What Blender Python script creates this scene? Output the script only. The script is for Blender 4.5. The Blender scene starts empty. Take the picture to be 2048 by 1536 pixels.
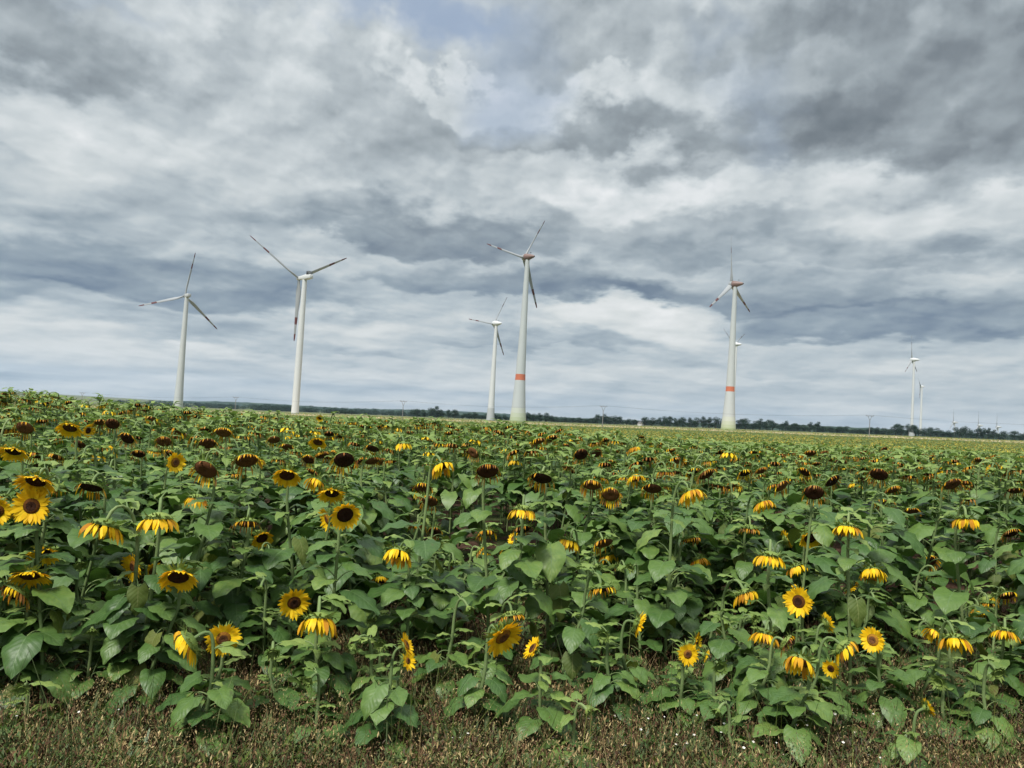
import bpy, math, random
import numpy as np
from mathutils import Matrix, Vector

R = math.radians
rng = random.Random(7)
nr = np.random.RandomState(11)
sc = bpy.context.scene
COL = sc.collection

# ------------------------------------------------------------------ camera
F = 1480.0                        # focal length in pixels of the 2048 px wide photograph
CAM = Vector((0.0, 0.0, 2.32))
PITCH, ROLL = math.atan(66 / F), R(3.5)
_f = Vector((0, math.cos(PITCH), math.sin(PITCH)))
_u0 = Vector((0, -math.sin(PITCH), math.cos(PITCH)))
_r0 = Vector((1, 0, 0))
_r = math.cos(ROLL) * _r0 + math.sin(ROLL) * _u0
_u = -math.sin(ROLL) * _r0 + math.cos(ROLL) * _u0
cd = bpy.data.cameras.new('camera')
cam = bpy.data.objects.new('camera', cd)
COL.objects.link(cam)
cam.matrix_world = Matrix(((_r.x, _u.x, -_f.x, CAM.x), (_r.y, _u.y, -_f.y, CAM.y), (_r.z, _u.z, -_f.z, CAM.z), (0, 0, 0, 1)))
cd.sensor_width = 36
cd.lens = 36 * F / 2048
cd.clip_start = 0.05
cd.clip_end = 30000
sc.camera = cam


def ray(px, py):
    return _f + _r * ((px - 1024) / F) - _u * ((py - 768) / F)


def at(px, py, D):
    return CAM + ray(px, py) * D


def proj(p):
    d = Vector(p) - CAM
    w = d.dot(_f)
    return 1024 + F * d.dot(_r) / w, 768 - F * d.dot(_u) / w


# ------------------------------------------------------------------ exposure, sun, sky
sc.view_settings.view_transform = 'Standard'
sc.view_settings.look = 'None'
sc.view_settings.gamma = 1.0
sc.view_settings.use_curve_mapping = False
EXPO = 0.7
sc.view_settings.exposure = EXPO
SUN_EL, SUN_AZ = R(52), R(-150)     # azimuth measured from +Y towards +X: high, behind and left of the camera
sd = bpy.data.lights.new('sun', 'SUN')
sd.energy = 3.0
sd.angle = R(10)
sd.color = (1.0, 0.96, 0.9)
sun = bpy.data.objects.new('sun', sd)
COL.objects.link(sun)
sdir = Vector((math.sin(SUN_AZ) * math.cos(SUN_EL), math.cos(SUN_AZ) * math.cos(SUN_EL), math.sin(SUN_EL)))
sun.rotation_euler = sdir.to_track_quat('Z', 'Y').to_euler()

world = bpy.data.worlds.new('World')
sc.world = world
world.use_nodes = True
wt = world.node_tree
for n in list(wt.nodes):
    wt.nodes.remove(n)


class NT:
    """small helper for wiring node trees"""
    def __init__(self, tree):
        self.t = tree

    def new(self, kind, **kw):
        n = self.t.nodes.new(kind)
        for k, v in kw.items():
            setattr(n, k, v)
        return n

    def link(self, a, b):
        self.t.links.new(a, b)

    def put(self, sock, v):
        if hasattr(v, 'is_linked') or hasattr(v, 'links'):
            self.link(v, sock)
        else:
            sock.default_value = v

    def math(self, op, a, b=0.0, c=0.0, clamp=False):
        n = self.new('ShaderNodeMath', operation=op, use_clamp=clamp)
        self.put(n.inputs[0], a)
        self.put(n.inputs[1], b)
        self.put(n.inputs[2], c)
        return n.outputs[0]

    def noise(self, vec, scale, detail=4, rough=0.5, dist=0.0, dims='3D'):
        n = self.new('ShaderNodeTexNoise', noise_dimensions=dims)
        if vec is not None:
            self.link(vec, n.inputs['Vector'])
        n.inputs['Scale'].default_value = scale
        n.inputs['Detail'].default_value = detail
        n.inputs['Roughness'].default_value = rough
        n.inputs['Distortion'].default_value = dist
        return n

    def mix(self, fac, a, b, mode='MIX'):
        n = self.new('ShaderNodeMix', data_type='RGBA', blend_type=mode)
        self.put(n.inputs[0], fac)
        self.put(n.inputs[6], a)
        self.put(n.inputs[7], b)
        return n.outputs[2]

    def ramp(self, fac, stops, interp='LINEAR'):
        n = self.new('ShaderNodeValToRGB')
        n.color_ramp.interpolation = interp
        e = n.color_ramp.elements
        while len(e) > 1:
            e.remove(e[-1])
        e[0].position = stops[0][0]
        e[0].color = (*stops[0][1], 1)
        for p, c in stops[1:]:
            k = e.new(p)
            k.color = (*c, 1)
        self.put(n.inputs[0], fac)
        return n.outputs[0]


def lin(r, g, b):
    o = []
    for c in (r, g, b):
        c /= 255
        o.append(c / 12.92 if c <= 0.04045 else ((c + 0.055) / 1.055) ** 2.4)
    return tuple(o)


w = NT(wt)
tc = w.new('ShaderNodeTexCoord')
nrm = w.new('ShaderNodeVectorMath', operation='NORMALIZE')
w.link(tc.outputs['Generated'], nrm.inputs[0])
sx = w.new('ShaderNodeSeparateXYZ')
w.link(nrm.outputs[0], sx.inputs[0])
X, Y, Z = sx.outputs
az = w.math('ARCTAN2', X, Y)
el = w.math('ARCSINE', Z)
# warped direction, so the cloud masses get ragged, billowing outlines
zz = w.math('ADD', w.math('ABSOLUTE', Z), 0.10)
cx = w.math('DIVIDE', X, zz)
cy = w.math('DIVIDE', Y, zz)
cp = w.new('ShaderNodeCombineXYZ')
w.link(cx, cp.inputs[0])
w.link(cy, cp.inputs[1])
ae = w.new('ShaderNodeCombineXYZ')
w.link(az, ae.inputs[0])
w.link(w.math('MULTIPLY', w.math('LOGARITHM', w.math('ADD', w.math('MAXIMUM', el, 0.0), 0.11), math.e), 0.70), ae.inputs[1])
n1 = w.noise(ae.outputs[0], 6.0, 4, 0.5)
n2 = w.noise(ae.outputs[0], 20.0, 6, 0.6)
n1s = w.new('ShaderNodeSeparateXYZ')
w.link(n1.outputs['Color'], n1s.inputs[0])
n2s = w.new('ShaderNodeSeparateXYZ')
w.link(n2.outputs['Color'], n2s.inputs[0])


def warp(base, a, b, ka, kb):
    t = w.math('MULTIPLY_ADD', w.math('SUBTRACT', a, 0.5), ka, base)
    return w.math('MULTIPLY_ADD', w.math('SUBTRACT', b, 0.5), kb, t)


ke = w.math('ADD', w.math('MULTIPLY', el, 1.7), 0.08, clamp=True)
waz = warp(az, n1s.outputs[0], n2s.outputs[0], 0.22, 0.055)
wel = warp(el, n1s.outputs[1], n2s.outputs[1], w.math('MULTIPLY', ke, 0.32), w.math('MULTIPLY', ke, 0.12))
wv = w.new('ShaderNodeCombineXYZ')
w.link(waz, wv.inputs[0])
w.link(wel, wv.inputs[1])


def blob(acc, px, py, rx, ry, amp, hard=0.55):
    d = ray(px, py).normalized()
    a, e = math.atan2(d.x, d.y), math.asin(d.z)
    m = w.new('ShaderNodeMapping', vector_type='TEXTURE')
    m.inputs['Location'].default_value = (a, e, 0)
    m.inputs['Rotation'].default_value = (0, 0, 0)
    m.inputs['Scale'].default_value = (rx / F, ry / F, 1)
    w.link(wv.outputs[0], m.inputs[0])
    g = w.new('ShaderNodeTexGradient', gradient_type='SPHERICAL')
    if amp < 0 and hard < .9:
        # cloud masses: flat, crisp underside and a softer, taller top
        sp = w.new('ShaderNodeSeparateXYZ')
        w.link(m.outputs[0], sp.inputs[0])
        yy_ = w.math('MULTIPLY_ADD', w.math('MINIMUM', sp.outputs[1], 0.0), 1.25, w.math('MULTIPLY', sp.outputs[1], .75))
        cb = w.new('ShaderNodeCombineXYZ')
        w.link(sp.outputs[0], cb.inputs[0])
        w.link(yy_, cb.inputs[1])
        w.link(cb.outputs[0], g.inputs[0])
    else:
        w.link(m.outputs[0], g.inputs[0])
    mr = w.new('ShaderNodeMapRange', interpolation_type='SMOOTHSTEP')
    mr.inputs[2].default_value = hard
    w.link(g.outputs['Fac'], mr.inputs[0])
    return w.math('MULTIPLY_ADD', mr.outputs[0], amp * (.66 if amp < 0 else .66), acc)


# base brightness (as displayed, 0..1) by elevation, brighter towards the zenith as under real cloud
bl = w.ramp(el, [(0.0, (.75,) * 3), (0.06, (.755,) * 3), (0.12, (.73,) * 3), (0.25, (.72,) * 3), (0.45, (.73,) * 3), (0.75, (.93,) * 3)])
sky_blobs = [
    # px, py, rx, ry, amplitude : dark undersides and bright gaps of the cloud layer
    (110, 120, 330, 150, -.24), (20, 60, 200, 90, -.06), (330, 60, 200, 90, .12), (400, 150, 330, 120, .08), (380, 300, 420, 90, .06),
    (850, 330, 420, 90, -.05), (60, 470, 380, 60, -.07), (250, 572, 470, 60, -.33), (90, 600, 300, 40, -.12),
    (520, 450, 240, 50, -.06), (880, 490, 340, 60, -.32), (700, 430, 240, 45, -.10), (1040, 590, 430, 56, -.30),
    (1210, 90, 330, 150, -.20), (1180, 195, 220, 50, .16), (1210, 290, 380, 62, -.18), (1180, 360, 400, 42, .14),
    (1850, 180, 430, 290, -.30), (1960, 300, 260, 140, -.12), (1640, 330, 190, 110, -.14), (1560, 60, 260, 100, -.10),
    (1960, 430, 320, 70, .20), (1500, 380, 420, 50, .18), (1300, 470, 440, 60, -.12), (1700, 520, 520, 50, -.16),
    (1560, 605, 560, 50, -.24), (1720, 660, 430, 44, -.30), (1250, 650, 260, 55, .20), (1380, 640, 150, 30, .08),
    (1950, 640, 260, 40, -.10), (330, 655, 420, 34, -.05), (560, 700, 330, 30, -.12), (110, 680, 300, 50, .16),
    (480, 710, 120, 18, .10), (1080, 695, 300, 26, -.14), (900, 750, 420, 26, .06), (1250, 745, 230, 22, .06),
    (1900, 760, 360, 26, -.05), (640, 640, 260, 30, .10), (1950, 590, 230, 26, .06), (1500, 750, 330, 20, -.05),
    (1420, 130, 150, 110, .16), (700, 540, 220, 26, .08), (1950, 720, 160, 20, .07), (1300, 565, 260, 20, .10),
    (60, 260, 170, 60, .09), (900, 190, 190, 40, .26), (840, 60, 420, 130, .02), (1040, 210, 160, 80, .10), (600, 230, 300, 60, .06),
]
acc = w.math('ADD', bl, 0.0)
for b in sky_blobs:
    acc = blob(acc, *b)
# fine structure of the cloud layer
nd = w.noise(cp.outputs[0], 1.1, 8, 0.6, 0.2)
ne = w.noise(ae.outputs[0], 4.5, 4, 0.5, 0.1)
# billows: the slope of the noise towards the light gives bright tops and grey undersides
off = w.new('ShaderNodeVectorMath', operation='ADD')
w.link(ae.outputs[0], off.inputs[0])
off.inputs[1].default_value = (-.012, .030, 0)
wob_ = w.new('ShaderNodeVectorMath', operation='MULTIPLY_ADD')
w.link(n2.outputs['Color'], wob_.inputs[0])
wob_.inputs[1].default_value = (.07, .05, 0)
w.link(ae.outputs[0], wob_.inputs[2])


def puffs(vec, scale, det):
    v_ = w.new('ShaderNodeTexVoronoi', feature='SMOOTH_F1', voronoi_dimensions='2D')
    w.link(vec, v_.inputs['Vector'])
    v_.inputs['Scale'].default_value = scale
    v_.inputs['Detail'].default_value = det
    v_.inputs['Roughness'].default_value = .55
    v_.inputs['Smoothness'].default_value = .7
    return v_.outputs['Distance']


wob2 = w.new('ShaderNodeVectorMath', operation='ADD')
w.link(wob_.outputs[0], wob2.inputs[0])
wob2.inputs[1].default_value = (-.014, .034, 0)
relief = w.math('MULTIPLY', w.math('SUBTRACT', puffs(wob2.outputs[0], 5.5, 3.0), puffs(wob_.outputs[0], 5.5, 3.0)), 0.38)
off2 = w.new('ShaderNodeVectorMath', operation='ADD')
w.link(ae.outputs[0], off2.inputs[0])
off2.inputs[1].default_value = (-.004, .010, 0)
nc_ = w.noise(ae.outputs[0], 12.0, 5, 0.5, 0.1)
nd_ = w.noise(off2.outputs[0], 12.0, 5, 0.5, 0.1)
relief = w.math('MULTIPLY_ADD', w.math('SUBTRACT', nc_.outputs['Fac'], nd_.outputs['Fac']), 0.6, relief)
acc = w.math('MULTIPLY_ADD', w.math('SUBTRACT', nd.outputs['Fac'], 0.5), 0.12, acc)
acc = w.math('MULTIPLY_ADD', w.math('SUBTRACT', ne.outputs['Fac'], 0.5), 0.16, acc)
acc = w.math('MULTIPLY_ADD', relief, w.math('MULTIPLY_ADD', el, 0.7, 0.48), acc)
acc = w.math('MULTIPLY_ADD', acc, 0.80, 0.150)
# elevation decides whether the shadowed parts are slate blue (low) or neutral grey (high)
low = w.ramp(acc, [(.28, lin(88, 106, 127)), (.38, lin(103, 120, 141)), (.48, lin(120, 137, 155)), (.60, lin(150, 165, 176)), (.72, lin(186, 197, 203)), (.84, lin(217, 222, 222)), (.97, lin(238, 240, 240))])
high = w.ramp(acc, [(.30, lin(94, 104, 112)), (.48, lin(127, 136, 143)), (.60, lin(153, 163, 169)), (.72, lin(182, 191, 196)), (.84, lin(209, 216, 219)), (.97, lin(234, 237, 239))])
elf = w.new('ShaderNodeMapRange')
elf.inputs[1].default_value = 0.14
elf.inputs[2].default_value = 0.34
w.link(wel, elf.inputs[0])
cloud = w.mix(elf.outputs[0], low, high)
# gaps where the blue sky shows through the clouds
gap = w.math('ADD', 0.0, 0.0)
for b in [(860, 20, 360, 120, 1.6), (1010, 195, 170, 100, 1.0), (620, 40, 220, 60, .5), (1530, 170, 130, 110, .45), (1530, 300, 60, 70, .4), (1440, 30, 70, 60, .35), (250, 20, 160, 40, .4)]:
    gap = blob(gap, *b, 0.9)
gap = w.math('MULTIPLY', gap, 0.85, clamp=True)
st = w.new('ShaderNodeTexSky', sky_type='NISHITA')
st.sun_disc = False
st.sun_elevation = SUN_EL
st.sun_rotation = SUN_AZ
st.air_density = 1.0
st.dust_density = 2.0
# clear sky seen through thin cloud: the Nishita sky scaled to the range of the cloud colours
skyc = w.new('ShaderNodeVectorMath', operation='SCALE')
w.link(st.outputs[0], skyc.inputs[0])
skyc.inputs['Scale'].default_value = 0.09
thin = w.mix(0.55, skyc.outputs[0], (*lin(186, 205, 230), 1))
allsky = w.mix(gap, cloud, thin)
# the cloud deck overhead and behind the camera is brighter than near the horizon
bo = w.new('ShaderNodeMapRange', interpolation_type='SMOOTHSTEP')
bo.inputs[1].default_value = R(38)
bo.inputs[2].default_value = R(70)
bo.inputs[3].default_value = 1.0
bo.inputs[4].default_value = 2.3
w.link(el, bo.inputs[0])
fin = w.new('ShaderNodeVectorMath', operation='SCALE')
w.link(allsky, fin.inputs[0])
w.link(bo.outputs[0], fin.inputs['Scale'])
bg = w.new('ShaderNodeBackground')
bg.inputs['Strength'].default_value = 1.0 / 2 ** EXPO
w.link(fin.outputs[0], bg.inputs[0])
wo = w.new('ShaderNodeOutputWorld')
w.link(bg.outputs[0], wo.inputs[0])
world.cycles.sampling_method = 'MANUAL'
world.cycles.sample_map_resolution = 512

sc.cycles.max_bounces = 6
sc.cycles.diffuse_bounces = 3
sc.cycles.glossy_bounces = 2
sc.cycles.transmission_bounces = 4
sc.cycles.transparent_max_bounces = 8
sc.cycles.volume_bounces = 0


# ------------------------------------------------------------------ materials
def mat(name):
    m = bpy.data.materials.new(name)
    m.use_nodes = True
    t = m.node_tree
    for n in list(t.nodes):
        t.nodes.remove(n)
    return m, NT(t)


def finish(m, n, col, rough=0.6, spec=0.3, bump=None, trans=0.0, transcol=None, bstr=0.3, bdist=0.01, metallic=0.0):
    p = n.new('ShaderNodeBsdfPrincipled')
    n.put(p.inputs['Base Color'], col)
    n.put(p.inputs['Roughness'], rough)
    p.inputs['Specular IOR Level'].default_value = spec
    p.inputs['Metallic'].default_value = metallic
    if bump is not None:
        b = n.new('ShaderNodeBump')
        b.inputs['Strength'].default_value = bstr
        b.inputs['Distance'].default_value = bdist
        n.link(bump, b.inputs['Height'])
        n.link(b.outputs[0], p.inputs['Normal'])
    out = n.new('ShaderNodeOutputMaterial')
    if trans > 0:
        tr = n.new('ShaderNodeBsdfTranslucent')
        n.put(tr.inputs[0], transcol if transcol is not None else col)
        mx = n.new('ShaderNodeMixShader')
        mx.inputs[0].default_value = trans
        n.link(p.outputs[0], mx.inputs[1])
        n.link(tr.outputs[0], mx.inputs[2])
        n.link(mx.outputs[0], out.inputs[0])
    else:
        n.link(p.outputs[0], out.inputs[0])
    return m


def plant_mat(name, stops, rough, spec, scale=25.0, trans=0.0, transcol=None, vein=None, spots=None, bstr=.25):
    """organic surface: colour wanders over a ramp by world noise and per leaf"""
    m, n = mat(name)
    g = n.new('ShaderNodeNewGeometry')
    ns = n.noise(g.outputs['Position'], scale, 4, 0.6)
    nb = n.noise(g.outputs['Position'], 1.1, 2, 0.5)
    oi = n.new('ShaderNodeObjectInfo')
    rnd = n.math('FRACT', n.math('ADD', g.outputs['Random Per Island'], oi.outputs['Random']))
    f = n.math('MULTIPLY_ADD', rnd, 0.45, n.math('MULTIPLY', ns.outputs['Fac'], 0.4))
    f = n.math('MULTIPLY_ADD', nb.outputs['Fac'], 0.3, f)
    f = n.math('SUBTRACT', f, 0.07)
    c = n.ramp(f, stops)
    bump = ns.outputs['Fac']
    if vein is not None:
        at_ = n.new('ShaderNodeAttribute', attribute_name='leafuv')
        s = n.new('ShaderNodeSeparateXYZ')
        n.link(at_.outputs['Vector'], s.inputs[0])
        u = n.math('ABSOLUTE', s.outputs[0])
        v = n.math('SUBTRACT', n.math('MULTIPLY', s.outputs[1], 7.0), n.math('MULTIPLY', u, 2.6))
        fr = n.math('ABSOLUTE', n.math('SUBTRACT', n.math('FRACT', v), 0.5))
        line = n.math('GREATER_THAN', fr, 0.462)
        mid = n.math('LESS_THAN', u, 0.028)
        on = n.math('GREATER_THAN', s.outputs[1], 0.001)
        lv = n.math('MULTIPLY', n.math('MAXIMUM', n.math('MULTIPLY', line, 0.45), n.math('MULTIPLY', mid, 0.9)), on)
        c = n.mix(lv, c, (*vein, 1))
        bump = n.math('MULTIPLY_ADD', fr, -1.6, ns.outputs['Fac'])
    if spots is not None:
        vo = n.noise(g.outputs['Position'], 9.0, 5, 0.7)
        c = n.mix(n.math('MULTIPLY', n.math('GREATER_THAN', vo.outputs['Fac'], 0.66), 0.7), c, (*spots, 1))
    return finish(m, n, c, rough, spec, bump, trans, transcol, bstr, 0.006)


M = {}
M['leaf'] = plant_mat('sunflower_leaf', [(.12, (.024, .062, .015)), (.38, (.050, .108, .024)), (.66, (.098, .170, .036)), (.95, (.20, .265, .06))], .47, .42, 22, .16, (.10, .21, .03, 1), vein=(.10, .17, .06), spots=(.07, .09, .03))
M['young'] = plant_mat('young_leaf', [(.15, (.085, .145, .032)), (.5, (.15, .225, .050)), (.9, (.26, .33, .09))], .55, .35, 30, .2, (.2, .33, .06, 1), vein=(.22, .32, .12))
M['old_leaf'] = plant_mat('yellowing_leaf', [(.15, (.05, .085, .02)), (.5, (.09, .13, .025)), (.9, (.16, .17, .04))], .6, .3, 14, .25, (.2, .26, .03, 1), vein=(.2, .22, .08), spots=(.12, .07, .03))
M['stem'] = plant_mat('hairy_stem', [(.2, (.09, .14, .05)), (.6, (.15, .21, .08)), (.9, (.22, .26, .11))], .7, .2, 60)
M['petal'] = plant_mat('yellow_petal', [(.2, (.62, .36, .006)), (.5, (.80, .52, .010)), (.9, (.90, .66, .03))], .55, .2, 40, .2, (.9, .5, .01, 1))
M['petal_old'] = plant_mat('wilted_orange_petal', [(.2, (.30, .11, .012)), (.45, (.48, .22, .015)), (.7, (.62, .33, .02)), (.95, (.62, .42, .06))], .65, .15, 30, .15, (.6, .3, .02, 1))
M['petal_dry'] = plant_mat('dry_brown_petal', [(.2, (.12, .045, .015)), (.5, (.25, .11, .03)), (.8, (.42, .24, .06))], .75, .1, 40)
M['disc_dark'] = plant_mat('dark_seed_disc', [(.25, (.022, .010, .006)), (.5, (.060, .024, .012)), (.75, (.17, .075, .03))], .85, .1, 150, bstr=.9)
M['disc_fresh'] = plant_mat('flowering_disc', [(.25, (.06, .022, .008)), (.5, (.16, .065, .012)), (.8, (.36, .18, .02))], .85, .1, 130, bstr=.9)
M['bract'] = plant_mat('green_bract', [(.2, (.08, .135, .028)), (.5, (.145, .215, .045)), (.85, (.25, .32, .08))], .6, .3, 40, .12, (.15, .26, .05, 1))
M['grass'] = plant_mat('weed_green', [(.2, (.030, .050, .018)), (.5, (.066, .095, .030)), (.8, (.15, .175, .060))], .65, .25, 3, .1, (.08, .14, .03, 1))
M['dry'] = plant_mat('dry_stalk', [(.2, (.12, .08, .035)), (.5, (.26, .19, .085)), (.85, (.46, .38, .20))], .8, .1, 4)
M['rust'] = plant_mat('reddish_dead_weed', [(.2, (.040, .022, .014)), (.5, (.085, .046, .026)), (.85, (.16, .10, .05))], .85, .1, 5)
M['white'] = plant_mat('white_petal', [(.2, (.55, .53, .46)), (.9, (.8, .79, .74))], .6, .2, 20)
M['crown'] = plant_mat('tree_foliage', [(.2, (.005, .016, .010)), (.5, (.012, .032, .017)), (.85, (.027, .054, .024))], .7, .2, .35, .08, (.05, .09, .02, 1))
M['bark'] = plant_mat('tree_bark', [(.2, (.04, .03, .02)), (.8, (.09, .07, .05))], .85, .1, 2)
PM = ['leaf', 'young', 'old_leaf', 'stem', 'petal', 'petal_old', 'petal_dry', 'disc_dark', 'disc_fresh', 'bract', 'grass', 'dry', 'rust', 'white', 'crown', 'bark']
PI = {k: i for i, k in enumerate(PM)}


def painted(name, base, rough=.45, dirt=.12, scale=.25, streak=True):
    m, n = mat(name)
    g = n.new('ShaderNodeNewGeometry')
    mp = n.new('ShaderNodeMapping')
    mp.inputs['Scale'].default_value = (1, 1, .12 if streak else 1)
    n.link(g.outputs['Position'], mp.inputs[0])
    a = n.noise(mp.outputs[0], scale * 4, 5, .6)
    b = n.noise(g.outputs['Position'], scale, 2, .5)
    f = n.math('MULTIPLY', n.math('ADD', a.outputs['Fac'], b.outputs['Fac']), dirt)
    c = n.mix(f, (*base, 1), (*[v * .55 for v in base], 1))
    return finish(m, n, c, rough, .4)


P = {
    'tower': painted('pale_grey_tower_paint', (.42, .45, .45)),
    'white': painted('white_turbine_paint', (.53, .55, .55)),
    'grey': painted('grey_blade_paint', (.29, .31, .32)),
    'red': painted('red_blade_band', (.11, .035, .032)),
    'orange': painted('orange_band_paint', (.46, .14, .075)),
    'rust': painted('orange_brown_nacelle_paint', (.18, .115, .10)),
    'dark': painted('dark_grey_housing', (.035, .04, .045)),
    'g1': painted('green_ring_darkest', (.30, .36, .19)),
    'g2': painted('green_ring_mid', (.36, .41, .27)),
    'g3': painted('green_ring_light', (.41, .45, .34)),
    'g4': painted('green_ring_palest', (.45, .48, .42)),
    'con': painted('bare_concrete_tower', (.38, .40, .40)),
    'pole': painted('weathered_concrete_pole', (.22, .21, .20)),
    'wire': painted('dark_cable', (.06, .06, .065)),
    'wall': painted('white_house_wall', (.7, .69, .66)),
    'roof': painted('weathered_grey_roof', (.10, .09, .09)),
}


# ------------------------------------------------------------------ mesh building
class MB:
    def __init__(self):
        self.v, self.q, self.qm, self.t, self.tm, self.uv, self.n = [], [], [], [], [], [], 0

    def add(self, v, q=None, qm=0, t=None, tm=0, uv=None):
        v = np.asarray(v, float).reshape(-1, 3)
        if q is not None and len(q):
            q = np.asarray(q, int).reshape(-1, 4)
            self.q.append(q + self.n)
            self.qm.append(np.full(len(q), qm) if np.isscalar(qm) else np.asarray(qm))
        if t is not None and len(t):
            t = np.asarray(t, int).reshape(-1, 3)
            self.t.append(t + self.n)
            self.tm.append(np.full(len(t), tm) if np.isscalar(tm) else np.asarray(tm))
        self.v.append(v)
        self.uv.append(np.zeros((len(v), 2)) if uv is None else np.asarray(uv, float))
        self.n += len(v)

    def tpl(self):
        z4, z3, z1 = np.zeros((0, 4), int), np.zeros((0, 3), int), np.zeros(0, int)
        return dict(v=np.concatenate(self.v), uv=np.concatenate(self.uv),
                    q=np.concatenate(self.q) if self.q else z4, qm=np.concatenate(self.qm) if self.qm else z1,
                    t=np.concatenate(self.t) if self.t else z3, tm=np.concatenate(self.tm) if self.tm else z1)

    def inst(self, tp, Ms, locs):
        Ms = np.asarray(Ms, float).reshape(-1, 3, 3)
        locs = np.asarray(locs, float).reshape(-1, 3)
        N, k = len(Ms), len(tp['v'])
        if N == 0:
            return
        v = np.einsum('nij,kj->nki', Ms, tp['v']) + locs[:, None, :]
        off = (np.arange(N) * k)[:, None, None]
        self.add(v.reshape(-1, 3), (tp['q'][None] + off).reshape(-1, 4), np.tile(tp['qm'], N),
                 (tp['t'][None] + off).reshape(-1, 3), np.tile(tp['tm'], N), np.tile(tp['uv'], (N, 1)))

    def mesh(self, name, mats, smooth=True, uv=False):
        t = self.tpl()
        me = bpy.data.meshes.new(name)
        v, q, tr = t['v'], t['q'], t['t']
        me.vertices.add(len(v))
        me.vertices.foreach_set('co', v.astype(np.float32).ravel())
        nl = len(q) * 4 + len(tr) * 3
        me.loops.add(nl)
        me.loops.foreach_set('vertex_index', np.concatenate([q.ravel(), tr.ravel()]).astype(np.int32))
        me.polygons.add(len(q) + len(tr))
        ls = np.concatenate([np.arange(len(q)) * 4, len(q) * 4 + np.arange(len(tr)) * 3]).astype(np.int32)
        me.polygons.foreach_set('loop_start', ls)
        mi = np.concatenate([t['qm'], t['tm']]).astype(int)
        used = sorted(set(mi.tolist()))
        remap = {m_: i for i, m_ in enumerate(used)}
        lut = np.zeros(max(used) + 1 if used else 1, int)
        for a, b in remap.items():
            lut[a] = b
        for u in used:
            me.materials.append(mats[u] if isinstance(mats, (list, tuple)) else mats)
        me.polygons.foreach_set('material_index', lut[mi].astype(np.int32))
        me.polygons.foreach_set('use_smooth', np.full(len(mi), smooth))
        if uv:
            a = me.attributes.new('leafuv', 'FLOAT2', 'POINT')
            a.data.foreach_set('vector', t['uv'].astype(np.float32).ravel())
        me.update(calc_edges=True)
        me.validate()
        return me


PMATS = [M[k] for k in PM]


def link(name, me, parent=None):
    o = bpy.data.objects.new(name, me)
    COL.objects.link(o)
    if parent is not None:
        o.parent = parent
    return o


def tag(o, label=None, cat=None, group=None, kind=None):
    if label:
        o['label'] = label
    if cat:
        o['category'] = cat
    if group:
        o['group'] = group
    if kind:
        o['kind'] = kind
    return o


def tube(path, rad, sides=6):
    """quads of a tube along a path"""
    path = np.asarray(path, float)
    n = len(path)
    rad = np.broadcast_to(np.asarray(rad, float), (n,))
    tan = np.gradient(path, axis=0)
    tan /= np.linalg.norm(tan, axis=1)[:, None] + 1e-9
    ref = np.array([0.0, 0, 1]) if abs(tan[0][2]) < .9 else np.array([1.0, 0, 0])
    vs = []
    a = np.cross(tan[0], ref)
    a /= np.linalg.norm(a)
    for i in range(n):
        a = a - tan[i] * a.dot(tan[i])
        a /= np.linalg.norm(a) + 1e-9
        b = np.cross(tan[i], a)
        for k in range(sides):
            an = 2 * math.pi * k / sides
            vs.append(path[i] + rad[i] * (math.cos(an) * a + math.sin(an) * b))
    q = [(i * sides + k, i * sides + (k + 1) % sides, (i + 1) * sides + (k + 1) % sides, (i + 1) * sides + k) for i in range(n - 1) for k in range(sides)]
    return np.array(vs), q


def lathe(prof, sides=24):
    """prof: (radius, z) list -> verts, quads"""
    vs = [(r * math.cos(2 * math.pi * k / sides), r * math.sin(2 * math.pi * k / sides), z) for r, z in prof for k in range(sides)]
    q = [(i * sides + k, i * sides + (k + 1) % sides, (i + 1) * sides + (k + 1) % sides, (i + 1) * sides + k) for i in range(len(prof) - 1) for k in range(sides)]
    return np.array(vs), q


def box(x0, x1, y0, y1, z0, z1):
    v = [(x, y, z) for x in (x0, x1) for y in (y0, y1) for z in (z0, z1)]
    return v, [(0, 1, 3, 2), (4, 6, 7, 5), (0, 4, 5, 1), (2, 3, 7, 6), (0, 2, 6, 4), (1, 5, 7, 3)]


def rotz(a):
    c, s = math.cos(a), math.sin(a)
    return np.array([[c, -s, 0], [s, c, 0], [0, 0, 1.0]])


def rotx(a):
    c, s = math.cos(a), math.sin(a)
    return np.array([[1.0, 0, 0], [0, c, -s], [0, s, c]])


# ------------------------------------------------------------------ terrain
EY = [0, 15, 25, 40, 80, 150, 300, 450, 600, 900, 1400, 2500, 6000, 9000]
EZ = [0, 0, -.25, -.62, -1.55, -2.5, -2.9, -2.0, -1.55, -2.1, -4, -7, -10, -12]
AX = [-60, -20, -13, -8.5, -5.5, .3, 2.5, 5, 60]
AZ = [.95, .84, .68, .46, .30, .26, .08, 0, 0]
_k = np.linspace(0, math.log(9001), 400)
_ez = np.interp(np.exp(_k) - 1, EY, EZ)
_ez = np.convolve(np.pad(_ez, 8, 'edge'), np.hanning(17) / np.hanning(17).sum(), 'valid')


def gz(x, y):
    x = np.asarray(x, float)
    y = np.asarray(y, float)
    yy = np.maximum(y, 0)
    z = math.tan(R(1.35)) * 1500 * np.tanh(x / 1500)
    z = z + np.interp(np.log(yy + 1), _k, _ez)
    z = z + np.interp(x, AX, AZ) * np.exp(-((y - 18) / 9.0) ** 2)
    z = z - 40 * np.clip((x - 700) / 500, 0, 1) * np.clip((y - 1250) / 400, 0, 1) * np.clip((2600 - y) / 400, 0, 1)
    return z


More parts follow.
